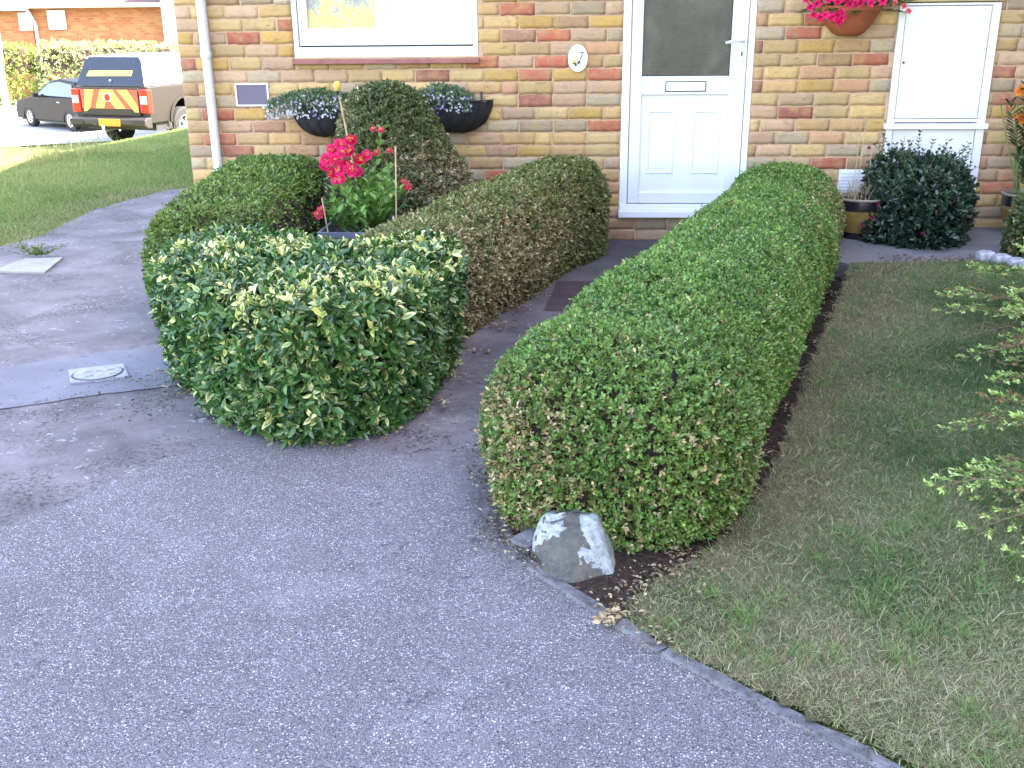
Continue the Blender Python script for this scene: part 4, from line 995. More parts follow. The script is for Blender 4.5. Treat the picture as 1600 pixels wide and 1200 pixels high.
stem_tips = [(-1.30, -1.58, .82), (-1.38, -1.56, .74), (-1.31, -1.60, .69), (-1.22, -1.55, .75), (-1.10, -1.50, .90), (-1.43, -1.62, .46), (-1.07, -1.52, .70), (-1.0, -1.5, .58)]
for tp in stem_tips:
    b = (cx+rg.normal()*.05, cy+rg.normal()*.05, pz-.05); pts, a = sprig(b, tp, rg, 12, .060, .42, gcol, .12); st.tube(pts, .0035, 6); lv.append(a)
for k in range(62):
    a = rg.random()*6.28; r = rg.uniform(.02, .21); h = rg.uniform(.06, .27)*(1.25-r*2.2)
    b = (cx+math.cos(a)*r*.4, cy+math.sin(a)*r*.4, pz-.05); tp = (cx+math.cos(a)*r, cy+math.sin(a)*r*1.1, pz+h)
    pts, aa = sprig(b, tp, rg, 7, .055, .45, gcol, .15); st.tube(pts, .0025, 5); lv.append(aa)
o = st.build('stems', M['stalk'], fp); o.data.transform(Matrix.Translation((-cx, -cy, -(pz-.04))))
v, f, c = join(lv); np_mesh('leaves', v, f, M['leaf'], fp, c, local=False)
PINK = np.array(srgb(226, 44, 112)[:3]); DPINK = np.array(srgb(188, 20, 70)[:3]); YEL = np.array(srgb(232, 196, 96)[:3])
def blossom(parent, c0, rad, facing, colr, eye=YEL, npet=12, rings=3, name='flower', eyer=.32, seed=0):
    r = np.random.default_rng(seed); fcg = unit(np.array(facing, float)[None])[0]; x = unit(np.cross(fcg, [.1, .2, 1.])[None])[0]; y = np.cross(fcg, x); parts = []
    for k in range(rings):
        n = npet-k*3; a = np.arange(n)/n*6.28+k*.3+r.normal(size=n)*.08; rr = x[None]*np.cos(a)[:, None]+y[None]*np.sin(a)[:, None]
        D = rr+fcg[None]*(.15+.45*k); P = np.tile(np.array(c0), (n, 1))+fcg*k*rad*.06; L = rad*(1-.22*k)*(.85+.3*r.random(n))
        parts.append(leaves(P, D, np.tile(fcg, (n, 1))-rr*.3, L, L*.58, colr[None]*(.75+.45*r.random((n, 1)))))
    n = 18; a = r.random(n)*6.28; q = np.sqrt(r.random(n))*rad*eyer; P = np.array(c0)+(x[None]*np.cos(a)[:, None]+y[None]*np.sin(a)[:, None])*q[:, None]+fcg*rad*.34
    parts.append(leaves(P, np.tile(fcg, (n, 1))+r.normal(size=(n, 3))*.5, r.normal(size=(n, 3)), np.full(n, rad*.28), np.full(n, rad*.16), np.tile(eye, (n, 1))*(.8+.3*r.random((n, 1)))))
    v, f, c = join(parts); return np_mesh(name, v, f, M['petal'], parent, c, local=False)
FL = [(-1.245, -1.60, .862, .046), (-1.30, -1.62, .842, .045), (-1.345, -1.62, .815, .040), (-1.285, -1.66, .805, .040), (-1.24, -1.66, .81, .036),
      (-1.375, -1.63, .765, .045), (-1.325, -1.66, .765, .045), (-1.40, -1.61, .735, .036), (-1.20, -1.63, .765, .044), (-1.165, -1.60, .785, .035),
      (-1.30, -1.66, .715, .046), (-1.245, -1.66, .715, .048), (-1.345, -1.65, .70, .038), (-1.215, -1.62, .70, .04), (-1.29, -1.68, .675, .038), (-1.325, -1.66, .66, .034), (-1.27, -1.64, .745, .035)]
for k, (x, y, z, r_) in enumerate(FL):
    blossom(fp, (x, y-.02, z), r_*.88, (rg.normal()*.35, -1, .45+rg.normal()*.2), PINK if k % 4 else DPINK*1.1, seed=k)
for k, (x, y, z, r_) in enumerate([(-1.435, -1.66, .478, .034), (-1.42, -1.655, .50, .026), (-1.10, -1.52, .905, .022), (-1.14, -1.52, .912, .02), (-.975, -1.50, .60, .028), (-.99, -1.5, .63, .02), (-1.125, -1.54, .79, .024), (-1.06, -1.52, .80, .02)]):
    blossom(fp, (x, y-.01, z), r_, (0, -.8, .6), np.array(srgb(204, 66, 90)[:3]), npet=10, rings=3, name='bud', seed=60+k)
# canes and twine
def cane(a, b, r_, label, cap=False):
    t = thing('garden_cane', label, 'cane', a, group='canes in the square planter'); mb = MB(); d = Vector(b)-Vector(a)
    mb.tube([(0, 0, 0)]+[tuple(d*u) for u in (.25, .5, .75, 1)], r_, 8); mb.build('cane', M['cane'], t, True)
    if cap:
        mb = MB(); mb.lathe([(.0001, -.028), (.012, -.026), (.017, -.015), (.019, 0), (.017, .014), (.010, .022), (.0001, .024)], tuple(d), 16); mb.build('rubber_cap', M['yellowcap'], t, True)
        mb = MB(); mb.lathe([(.008, -.05), (.008, -.027)], tuple(d), 12); mb.build('cap_collar', M['black'], t, True)
cane((-1.24, -1.40, .35), (-1.335, -1.48, 1.135), .0048, 'tall garden cane topped by a yellow rubber cap', True)
cane((-1.02, -1.66, .35), (-1.012, -1.60, .83), .0045, 'pale bare garden cane at the right of the square planter')
cane((-1.38, -1.70, .35), (-1.41, -1.68, .57), .004, 'short pale cane beside the lone low pink flower')
mb = MB()
for (a, b) in (((-1.014, -1.625, .60), (-1.15, -1.60, .585)), ((-1.018, -1.645, .50), (-1.16, -1.58, .49)), ((-1.014, -1.625, .60), (-.985, -1.52, .52)), ((-.985, -1.52, .52), (-1.018, -1.645, .50))):
    mb.tube([a, tuple((Vector(a)+Vector(b))/2-Vector((0, 0, .006))), b], .0016, 5)
tag(mb.build('twine', M['twine']), 'green garden twine tied between the canes and the pink flower stems', 'twine')

# ================================================================== WALL BASKETS, HANGING POT, PLAQUE
def wall_basket(loc, label, flip):
    t = thing('wall_basket', label, 'wall basket', loc, group='black half bowl baskets under the window'); W2 = .245; H = .21
    V = []; F = []; n = 22; rows = 9
    for i in range(rows):
        u = i/(rows-1); k = math.cos(u*PI/2)**.75 if u < 1 else .04; z = -H*math.sin(u*PI/2)
        for j in range(n+1):
            a = PI+PI*j/n; wob = 1+.018*math.sin(j*2.9+i); V.append((W2*k*math.cos(a)*wob, -.002+.19*k*math.sin(a)*wob, z+.006*math.sin(j*1.7)*(1-u)))
    for i in range(rows-1):
        for j in range(n): F.append((i*(n+1)+j, i*(n+1)+j+1, (i+1)*(n+1)+j+1, (i+1)*(n+1)+j))
    MB().add(V, F).build('liner', M['black'], t, True)
    V = [(W2*.96*math.cos(PI+PI*j/n), .19*.96*math.sin(PI+PI*j/n), -.015) for j in range(n+1)]; MB().add(V, [tuple(range(n+1))]).build('compost', M['soil'], t)
    fr = MB(); fr.tube([(W2*1.02*math.cos(PI+PI*j/n), .195*math.sin(PI+PI*j/n)-.004, .004) for j in range(n+1)], .004, 6)
    for j in range(1, n, 3):
        a = PI+PI*j/n; fr.tube([(W2*1.02*math.cos(a)*math.cos(u)**.75, .197*math.sin(a)*math.cos(u)**.75, -H*1.02*math.sin(u)) for u in np.linspace(0, 1.5, 8)], .0028, 5)
    fr.build('wire_frame', M['blackmetal'], t, True)
    for sx in (-.17, .17): MB().box(sx-.006, sx+.006, -.008, 0, -.02, .055).build('hook', M['blackmetal'], t)
    return t
def filler(name, label, cat, loc, ext, n, L, gcols, fcols, nf, fl, seed, droop=.0, skew=0, dome=.05):
    t = thing(name, label, cat, loc); r = np.random.default_rng(seed)
    x = (r.random(n)*2-1)*ext[0]+skew; y = -r.random(n)*ext[1]; z = dome*(1-((x-skew)/ext[0])**2)*r.random(n)*1.6-droop*r.random(n)*ss(-y, ext[1]*.6, ext[1])
    P = np.stack([x, y, z], 1)+np.array(loc); D = r.normal(size=(n, 3))+np.array([0, -.3, .7]); l = L*(.6+.8*r.random(n))
    v, f, c = leaves(P, D, r.normal(size=(n, 3))+np.array([0, -.5, 1]), l, l*.45, lerp(gcols[0], gcols[1], r.random(n)), LEAFN)
    np_mesh('leaves', v, f, M['leaf'], t, c, local=False)
    m_ = nf; x = (r.random(m_)*2-1)*ext[0]*1.05+skew; y = -ext[1]*(.35+.7*r.random(m_)); z = dome*(.2+r.random(m_))*(1-.6*((x-skew)/ext[0])**2)-droop*r.random(m_)*1.15
    P = np.stack([x, y, z], 1)+np.array(loc); parts = []
    pick = r.integers(0, len(fcols), m_); fc = np.array(fcols)[pick]
    for k in range(5):
        a = k*1.2566+r.random(m_); D = np.stack([np.cos(a), -.35+0*a, np.sin(a)], 1); l = fl*(.7+.5*r.random(m_))
        parts.append(leaves(P, D, np.tile([0, -1, .3], (m_, 1)), l, l*.8, fc*(.85+.2*r.random((m_, 1))), LEAFN))
    v, f, c = join(parts); o = np_mesh('blossoms', v, f, M['petal'], t, c, local=False)
    o['kind'] = 'stuff'
    return t
WHT = srgb(232, 232, 240, .9)[:3]; LIL = srgb(170, 160, 214, .8)[:3]; BLU = srgb(140, 120, 220, .8)[:3]
wall_basket((-1.755, -.012, .925), 'black half bowl basket left of the topiary, beside the air vent', 0)
wall_basket((-.875, -.012, .95), 'black half bowl basket right of the topiary, its right side unplanted', 1)
filler('trailing_lobelia', 'white flowered trailing lobelia spilling left out of the basket by the air vent', 'flowers', (-1.79, -.02, .945), (.30, .21), 1500, .030, ((.06, .12, .05), (.16, .25, .12)), (WHT, WHT, WHT, LIL), 430, .0095, 101, .10, -.03)
filler('trailing_lobelia', 'white and violet trailing lobelia in the left half of the right hand basket', 'flowers', (-.93, -.02, .97), (.20, .21), 1100, .030, ((.06, .12, .05), (.16, .25, .12)), (WHT, WHT, WHT, LIL, WHT, BLU), 330, .0095, 102, .10, -.03)
# terracotta pot with pink petunias
hp = thing('wall_pot', 'terracotta half pot fixed to the wall between the door and the meter cupboard', 'wall pot', (1.665, -.004, 1.52))
V = []; F = []; n = 24; prof = [(.001, -.185), (.06, -.183), (.10, -.165), (.150, -.11), (.185, -.04), (.19, -.03), (.200, -.03), (.200, .0), (.185, 0), (.18, -.02)]
for (r_, z) in prof:
    for j in range(n+1):
        a = PI+PI*j/n; V.append((r_*math.cos(a), r_*math.sin(a)*.95, z))
for i in range(len(prof)-1):
    for j in range(n): F.append((i*(n+1)+j, i*(n+1)+j+1, (i+1)*(n+1)+j+1, (i+1)*(n+1)+j))
MB().add(V, F).build('pot', M['terracotta'], hp, True)
V = [(.185*math.cos(PI+PI*j/n), .175*math.sin(PI+PI*j/n), -.012) for j in range(n+1)]; MB().add(V, [tuple(range(n+1))]).build('compost', M['soil'], hp)
pp = thing('pink_petunias', 'hot pink petunias overflowing the terracotta wall pot', 'flowers', (1.665, -.02, 1.54)); r = np.random.default_rng(111); lv = []; st = MB()
for k in range(46):
    a = PI+r.random()*PI; R_ = r.uniform(.12, .36); tp = (1.665+math.cos(a)*R_*1.15, -.02+math.sin(a)*R_*.75, 1.54+r.uniform(-.12, .14)*(1 if R_ > .2 else .6)+.04)
    pts, aa = sprig((1.665+math.cos(a)*.08, -.02+math.sin(a)*.08, 1.51), tp, r, 7, .034, .6, (.09, .16, .04), .2); st.tube(pts, .002, 5); lv.append(aa)
o = st.build('stems', M['stalk'], pp); o.data.transform(Matrix.Translation((-1.665, .02, -1.54)))
v, f, c = join(lv); np_mesh('leaves', v, f, M['leaf'], pp, c, local=False)
pf = [(1.34, 1.545), (1.37, 1.50), (1.41, 1.52), (1.395, 1.45), (1.43, 1.435), (1.455, 1.45), (1.50, 1.435), (1.535, 1.41), (1.56, 1.43), (1.55, 1.46), (1.52, 1.45), (1.47, 1.54), (1.52, 1.53), (1.57, 1.545), (1.60, 1.515), (1.63, 1.55), (1.655, 1.52), (1.69, 1.545), (1.72, 1.52), (1.745, 1.55), (1.79, 1.53), (1.83, 1.56), (1.47, 1.59), (1.6, 1.60), (1.75, 1.6), (1.92, 1.55), (1.38, 1.58), (1.88, 1.52), (1.94, 1.50), (1.97, 1.47)]
for k, (x, z) in enumerate(pf):
    colr = np.array(srgb(226, 40, 110)[:3]) if k < 25 else np.array(srgb(224, 110, 110)[:3])
    blossom(pp, (x+.01, -.235-.03*r.random()+(.05 if x < 1.45 or x > 1.85 else 0), z+.012), .032 if k < 25 else .022, (r.normal()*.3, -1, .25+r.normal()*.3), colr, eye=colr*.6, npet=6, rings=2, name='flower', eyer=.1, seed=200+k)
# plaque
pq = thing('house_number_plaque', 'oval white house number plaque reading 7 on the brick wall left of the door', 'house number', (-.0625, -.006, 1.211))
mb = MB(); V = []; F = []; n = 48; ringp = [(1, 0), (1, -.008), (.97, -.013), (.90, -.013), (.86, -.008), (.02, -.0075)]
for (s, y) in ringp: V += [(.066*s*math.cos(2*PI*k/n), y, .087*s*math.sin(2*PI*k/n)) for k in range(n)]
for i in range(len(ringp)-1):
    for k in range(n): F.append((i*n+k, i*n+(k+1) % n, (i+1)*n+(k+1) % n, (i+1)*n+k))
mb.add(V, F).build('plate', M['white'], pq, True)
cu = bpy.data.curves.new('numeral', 'FONT'); cu.body = '7'; cu.size = .072; cu.extrude = .0012; cu.align_x = 'CENTER'
tmp = bpy.data.objects.new('tmp', cu); dg = bpy.context.evaluated_depsgraph_get(); col.objects.link(tmp); dg.update()
me = bpy.data.meshes.new_from_object(tmp.evaluated_get(dg)); bpy.data.objects.remove(tmp)
o = link('numeral', me, simple('slate blue enamel', srgb(92, 104, 140, .8), .5, .05), pq); o.rotation_euler = (PI/2, 0, 0); o.location = (.022, -.010, -.008)
r = np.random.default_rng(5); parts = []
for k, (x, z, cc_) in enumerate([(-.016, -.018, (.75, .66, .10)), (-.026, -.014, (.72, .64, .10)), (-.006, -.014, (.76, .68, .14)), (-.016, -.034, (.08, .14, .08)), (.004, -.030, (.10, .11, .16)), (.010, -.020, (.13, .13, .2)), (-.028, -.030, (.3, .35, .1)), (-.014, -.042, (.05, .10, .06))]):
    a = np.arange(6)*1.047; P = np.tile([-.0625+x, -.0155, 1.211+z], (6, 1)); D = np.stack([np.cos(a), -.1+a*0, np.sin(a)], 1); parts.append(leaves(P, D, np.tile([0, -1, 0.], (6, 1)), np.full(6, .010), np.full(6, .007), np.tile(cc_, (6, 1)), LEAFN))
v, f, c = join(parts); np_mesh('flower_motif', v, f, M['petal'], pq, c, local=False)

# ================================================================== POTS ON THE RIGHT
def glazed_pot(loc, label, R_, H_):
    t = thing('glazed_pot', label, 'plant pot', loc, group='honey glazed pots by the wall'); k = R_
    MB().lathe([(.001, 0), (k*.66, 0), (k*.70, H_*.16)], n=36).build('foot', M['glazedark'], t, True)
    MB().lathe([(k*.70, H_*.16), (k*.86, H_*.36), (k*.97, H_*.58), (k*.98, H_*.70)], n=36).build('belly', M['glaze'], t, True)
    MB().lathe([(k*.98, H_*.70), (k*.985, H_*.80), (k*.97, H_*.93)], n=36).build('neck', M['glazedark'], t, True)
    MB().lathe([(k*.97, H_*.93), (k*1.03, H_*.95), (k*1.04, H_*.98), (k*1.0, H_), (k*.93, H_*.99), (k*.90, H_*.9)], n=36).build('rim', M['glazerim'], t, True)
    MB().lathe([(.001, H_*.93), (k*.92, H_*.91)], n=36).build('compost', M['soil'], t)
    return t
glazed_pot((1.775, -.34, .10), 'honey glazed pot with dark bands holding dead stems, behind the fuchsia', .165, .265)
glazed_pot((2.86, -.22, .10), 'honey glazed pot with dark bands holding the orange lily at the right edge', .155, .27)
dp = thing('dead_stems', 'dry straw coloured dead stems and cane tips in the glazed pot by the hedge', 'dead plant', (1.775, -.34, .34)); r = np.random.default_rng(121); mb = MB()
for k in range(46):
    a = r.random()*6.28; q = r.random()*.12; L = r.uniform(.04, .14); b = Vector((math.cos(a)*q, math.sin(a)*q, 0)); tpv = b+Vector((r.normal()*.04, r.normal()*.04, L)); mb.tube([b, (b+tpv)/2+Vector((r.normal()*.01, 0, .01)), tpv], [.0022, .0018, .001], 4)
for (x, L) in ((-.045, .52), (-.075, .50), (.02, .34), (.235, .40)): mb.tube([(x, -.03, 0), (x*.9+.01, -.02, L/2), (x*.9+.015, 0, L)], .0022, 5)
mb.build('stems', M['cane'], dp)
ly = thing('orange_lily', 'tall dark leaved lily with orange flowers in the glazed pot at the right edge', 'lily', (2.82, -.22, .34)); r = np.random.default_rng(131); st = MB(); lv = []
for (x, y, z) in [(2.745, -.26, 1.02), (2.80, -.22, .98), (2.76, -.25, .84), (2.86, -.2, .86), (2.93, -.24, 1.05), (2.66, -.24, .92), (2.85, -.25, .75), (2.8, -.22, .65)]:
    pts, a = sprig((2.88+r.normal()*.03, -.22+r.normal()*.03, .33), (x, y, z), r, 22, .07, .2, (.045, .075, .03), .05); st.tube(pts, .004, 6); lv.append(a)
o = st.build('stems', M['stalk'], ly, True); o.data.transform(Matrix.Translation((-2.88, .22, -.34)))
v, f, c = join(lv); np_mesh('leaves', v, f, M['glossleaf'], ly, c, local=False)
ORG = np.array(srgb(236, 140, 62)[:3])
for k, (x, z, q) in enumerate([(2.705, 1.005, .055), (2.75, 1.015, .06), (2.80, .995, .05), (2.715, .835, .055), (2.76, .845, .055), (2.87, .83, .05), (2.94, 1.06, .06), (2.86, .93, .04)]):
    blossom(ly, (x, -.28, z), q, (r.normal()*.3, -.8, .8), ORG*(1 if k % 3 else .8), eye=ORG*.4, npet=6, rings=2, eyer=.12, seed=300+k)
for k, (x, z) in enumerate([(2.60, .955), (2.64, .90)]): blossom(ly, (x, -.27, z), .025, (-.4, -.5, .8), np.array(srgb(190, 110, 100)[:3]), npet=5, rings=2, name='bud', seed=330+k)

# ================================================================== STONES, COVERS, DEBRIS
import bmesh
def rock(name, loc, size, seed, mat, label, cat, group=None, sub=4, cut=None, pos=None):
    bm = bmesh.new(); bmesh.ops.create_icosphere(bm, subdivisions=sub, radius=1); r = np.random.default_rng(seed)
    P = np.array([v.co[:] for v in bm.verts]); n1 = nz(P, 1.4, seed, 3)
    P = np.sign(P)*np.abs(P)**.62; P = P/np.maximum(1, 0)  # squarish
    P = P*(1+.10*n1)[:, None]+.03*np.stack([nz(P, 6, seed+1), nz(P, 6, seed+2), nz(P, 6, seed+3)], 1)
    P = P*np.array(size)
    if pos: P = pos(P)
    for v, p in zip(bm.verts, P): v.co = p
    me = bpy.data.meshes.new(name); bm.to_mesh(me); bm.free(); o = link(name, me, mat, None, True); o.location = loc
    return tag(o, label, cat, group)
def painted_stone():
    pts = [(-.13, -4.485, -.03), (.10, -4.55, -.03), (-.02, -4.64, -.03), (.11, -4.36, -.03), (-.13, -4.33, -.03), (-.128, -4.475, .04), (-.118, -4.43, .098), (-.095, -4.405, .125), (-.05, -4.41, .136), (.055, -4.41, .138), (.066, -4.35, .125), (-.10, -4.335, .10),
           (.078, -4.46, .05), (.092, -4.53, .005), (-.03, -4.615, .005), (-.10, -4.55, .01)]
    c = Vector((0, -4.45, 0)); c0 = c.copy(); bm = bmesh.new()
    for p in pts:
        q = Vector(p)-c; q.z *= .90
        if p[2] < 0: q.x *= 1.12; q.y *= 1.12 if q.y < 0 else 1
        bm.verts.new(q)
    bmesh.ops.convex_hull(bm, input=bm.verts); bmesh.ops.delete(bm, geom=[v for v in bm.verts if not v.link_faces], context='VERTS')
    bmesh.ops.bevel(bm, geom=list(bm.edges), offset=.008, segments=2, profile=.5, affect='EDGES', clamp_overlap=True)
    bmesh.ops.triangulate(bm, faces=bm.faces)
    for _ in range(4):
        e = [e for e in bm.edges if e.calc_length() > .009]; bmesh.ops.subdivide_edges(bm, edges=e, cuts=1, use_grid_fill=False); bmesh.ops.triangulate(bm, faces=bm.faces)
    bm.normal_update(); P = np.array([v.co[:] for v in bm.verts]); N = np.array([v.normal[:] for v in bm.verts])
    P = P+N*(.013*nz(P, 20, 3, 3)+.005*nz(P, 70, 4, 3)-.008*np.abs(nz(P, 34, 9, 2)))[:, None]
    for v, p in zip(bm.verts, P): v.co = p
    me = bpy.data.meshes.new('painted_stone'); bm.to_mesh(me); bm.free(); o = link('painted_stone', me, M['stone'], None, True); o.location = c+Vector((-.008, -.035, 0))
    return tag(o, 'angular grey stone with flaking white paint at the near end of the long hedge', 'stone')
painted_stone()
mb = MB(); mb.prism([(-.215, -4.43), (-.150, -4.485), (-.118, -4.40), (-.135, -4.33)], -.01, .028)
tag(mb.build('slab_fragment', M['kerb'], bevel=.006), 'small broken slab piece wedged between the flaking stone and the edging', 'slab')
wp = NT('worn white paint stones'); wp.set('Base Color', wp.ramp(wp.noise(20, 4), [(.35, srgb(150, 146, 150, .8)), (.6, srgb(208, 206, 214, .8))])); wp.set('Roughness', .9); wp.bump(wp.noise(40, 4), .6, .01)
for k, (x, y) in enumerate([(2.36, -.98), (2.42, -1.07), (2.47, -1.16), (2.50, -1.27), (2.53, -1.38)]):
    rock('edging_stone', (x, y, .115), (.055, .05, .035), 20+k, wp.m, ['whitewashed edging stone nearest the fuchsia bush, end of the lawn corner row', 'second whitewashed edging stone from the fuchsia in the lawn corner row', 'middle whitewashed edging stone of the lawn corner row', 'fourth whitewashed edging stone from the fuchsia, half under conifer tips', 'last whitewashed edging stone of the row, nearest the spreading conifer'][k], 'stone', 'white edging stones at the lawn corner', 3)
tag(sheet('paving_slab', [(-3.70, -1.09), (-3.66, -.73), (-3.43, -.69), (-3.34, -1.10)], .012, M['slab'], .004, 8, th=.03), 'pale square slab set in the old path near the left edge', 'slab'); bpy.data.objects['paving_slab']['kind'] = ''
del bpy.data.objects['paving_slab']['kind']
wc = thing('stopcock_cover', 'small pale rectangular water cover with a round lid set in the smooth strip', 'cover', (-2.13, -2.98, .004)); a_ = math.atan2(.097, .207)
mb = MB(); pts = [(-2.286+2.13, -2.937+2.98), (-2.075+2.13, -2.842+2.98), (-1.975+2.13, -3.012+2.98), (-2.19+2.13, -3.112+2.98)]; mb.prism(pts, 0, .010); mb.build('frame', M['ironlid'], wc, bevel=.001)
cm = Matrix.Translation((0, 0, 0)) @ Matrix.Rotation(a_, 4, 'Z')
mb = MB(); V = []; n = 40
for (s, z) in ((1, .0102), (1, .0135), (.90, .0145), (.02, .0145)): V += [tuple(cm @ Vector((.100*s*math.cos(2*PI*k/n), .088*s*math.sin(2*PI*k/n), z))) for k in range(n)]
F = [(i*n+k, i*n+(k+1) % n, (i+1)*n+(k+1) % n, (i+1)*n+k) for i in range(3) for k in range(n)]
mb.add(V, F).build('lid', M['ironlid'], wc, True)
mb = MB(); V = []
for (s, z) in ((1.0, .0104), (1.06, .0112), (1.10, .0104)): V += [tuple(cm @ Vector((.100*s*math.cos(2*PI*k/n), .088*s*math.sin(2*PI*k/n), z))) for k in range(n)]
F = [(i*n+k, i*n+(k+1) % n, (i+1)*n+(k+1) % n, (i+1)*n+k) for i in range(2) for k in range(n)]
mb.add(V, F).build('groove', M['gasket'], wc)
for x in (-.045, .005, .05):
    MB().box(x, x+.022, -.045, -.025, .0142, .0165, M=cm).build('raised_mark', M['ironlid'], wc); MB().box(x-.01, x+.016, .02, .035, .0142, .0165, M=cm).build('raised_mark', M['ironlid'], wc)
# leaf litter and crumbs
def litter(name, n, pts, rad, L, cols, seed, label, zf=lambda x, y: .006):
    r = np.random.default_rng(seed); i = r.integers(0, len(pts), n); c0 = np.array(pts)[i]; q = c0+r.normal(size=(n, 2))*rad
    P = np.stack([q[:, 0], q[:, 1], np.full(n, .014)+r.random(n)*.006], 1); P[:, 2] += zf(q[:, 0], q[:, 1])
    D = np.stack([r.normal(size=n), r.normal(size=n), r.normal(size=n)*.22], 1); l = L*(.5+r.random(n)); cc_ = np.array(cols)[r.integers(0, len(cols), n)]*(.6+.6*r.random((n, 1)))
    v, f, c = leaves(P, D, np.tile([0, 0, 1.], (n, 1))+r.normal(size=(n, 3))*.35, l, l*.5, cc_); return tag(np_mesh(name, v, f, M['leaf'], None, c), label, kind='stuff')
edge_l = [(-1.80, -2.98), (-1.66, -3.2), (-1.5, -3.38), (-1.3, -3.58), (-1.1, -3.68), (-.9, -3.73), (-.72, -3.64), (-.58, -3.3), (-.55, -3.0), (-.50, -2.6), (-.42, -2.2), (-.35, -1.9), (-.25, -1.6)]
edge_r = [(-.20, -4.33), (-.17, -4.42), (-.12, -4.50), (-.24, -4.2), (-.28, -4.0), (.12, -4.68), (.2, -4.62), (.14, -4.78), (.2, -4.88), (.3, -4.6), (-.15, -4.3)]
TANS = [(.30, .22, .12), (.16, .10, .06), (.42, .34, .2), (.09, .06, .04)]
litter('leaf_litter', 420, edge_l, .045, .018, TANS, 141, 'scattered dry leaf litter along the foot of the left hedges')
litter('leaf_litter', 620, edge_r, .045, .013, TANS+[(.5, .42, .25)], 142, 'dry leaf crumbs round the flaking white stone')
litter('leaf_litter', 900, [(1.52, -1.1), (1.38, -1.5), (1.25, -1.95), (1.1, -2.4), (.94, -2.85), (.80, -3.3), (.66, -3.75), (.54, -4.05), (.42, -4.3), (.28, -4.48)], .035, .012, TANS, 143, 'dry leaves in the soil edge right of the long hedge')
litter('leaf_litter', 260, [(1.85, -1.02), (2.0, -1.05), (2.15, -1.02), (2.3, -1.0)], .06, .02, [(.30, .12, .08), (.16, .08, .06), (.3, .22, .12)], 144, 'reddish fallen petals and leaves under the fuchsia bush', lambda x, y: .085)
litter('moss_tufts', 260, [(-1.95, -3.05), (-1.8, -3.12), (-2.05, -3.3), (-1.75, -3.3), (-1.7, -3.45)], .05, .012, [(.10, .11, .03), (.07, .06, .03), (.05, .04, .03)], 145, 'brown moss tufts on the old path left of the variegated bush')
litter('fallen_leaf_scatter', 70, [(.075, -4.83), (.09, -4.80)], .014, .02, [(.6, .48, .3), (.5, .36, .2)], 146, 'pale tan leaf heap by the edging in front of the stone')
litter('path_grit', 700, [(-2.2, -3.5), (-2.0, -3.6), (-1.7, -3.7), (-2.6, -3.9), (-.4, -4.0), (-.3, -4.2), (-.35, -3.7), (-.9, -3.9)], .22, .007, [(.06, .05, .05), (.10, .08, .07), (.4, .4, .42)], 147, 'loose grit and crumbs on the old path')
litter('dark_crumbs', 900, [(-.36, -3.75), (-.33, -3.95), (-.30, -4.15), (-.27, -4.3), (-.24, -4.42), (-.15, -4.5)], .035, .009, [(.04, .035, .03), (.07, .06, .05), (.3, .27, .2), (.12, .10, .06)], 148, 'dark soil crumbs and litter along the left foot of the long hedge')
litter('edge_grit', 1500, [(x_, float(np.interp(x_, KX, KY))-.045) for x_ in np.linspace(-.2, 1.9, 60)], .022, .006, [(.05, .045, .04), (.08, .07, .06), (.14, .11, .09)], 149, 'dark grit and moss crumbs gathered on the tarmac along the edging')
wd = thing('weed_tuft', 'small green weed growing beside the pale slab at the left edge', 'weed', (-3.62, -.66, 0)); r = np.random.default_rng(151); lv = []
for k in range(16): lv.append(sprig((-3.62, -.66, 0), (-3.62+r.normal()*.10, -.66+r.normal()*.05, .03+.05*r.random()), r, 5, .035, .3, (.12, .17, .04), .1)[1])
v, f, c = join(lv); np_mesh('leaves', v, f, M['leaf'], wd, c, local=False)

# ================================================================== VEHICLES ON THE ROAD BELOW
def wheel(parent, x, y, R_, w_, out):
    s = 1 if out > 0 else -1
    t = MB(); prof = [(R_*.62, -w_/2), (R_*.92, -w_/2), (R_, -w_/2+.03), (R_, w_/2-.03), (R_*.92, w_/2), (R_*.62, w_/2), (R_*.58, w_/2-.05), (R_*.58, -w_/2+.05)]
    t.lathe(prof+[prof[0]], (x, y, R_), 28, axis='x'); W = t.build('wheel', M['tyre'], parent, True)
    rm = MB(); o = s*(w_/2-.02)
    rm.lathe([(R_*.60, o-s*.06), (R_*.60, o+s*.012), (R_*.53, o+s*.010), (R_*.50, o-s*.03)], (x, y, R_), 28, axis='x')
    rm.lathe([(.001, o), (R_*.16, o), (R_*.18, o-s*.03)], (x, y, R_), 16, axis='x')
    for k in range(6):
        a = k*PI/3+.2; c, sn = math.cos(a), math.sin(a)
        V = []
        for (rr, hw, dd) in ((R_*.12, .03, 0), (R_*.55, .022, -s*.012)):
            for e in (-1, 1): V += [(x+o+dd, y+c*rr-sn*hw*e, R_+sn*rr+c*hw*e), (x+o+dd-s*.03, y+c*rr-sn*hw*e, R_+sn*rr+c*hw*e)]
        rm.add(V, [(0, 2, 6, 4), (1, 5, 7, 3), (0, 4, 5, 1), (2, 3, 7, 6), (0, 1, 3, 2), (4, 6, 7, 5)])
    rm.build('rim', M['alloy'], W, True)
    return W
def arch_profile(y0, y1, zb, zt, arches, Ra):
    """side outline (y,z) with wheel arches cut in the bottom edge"""
    pts = [(y0, zt), (y0, zb)]
    for (yc) in arches:
        n = 12
        for k in range(n+1):
            a = PI-PI*k/n; pts.append((yc+Ra*math.cos(a), zb+max(0, Ra*math.sin(a))*.95))
    pts += [(y1, zb)]
    return pts
tk = thing('pickup_truck', 'bronze grey pickup truck with red and yellow chevron tailgate and dark canopy window', 'pickup truck', (-9.6, 13.6, -.985), R(-16))
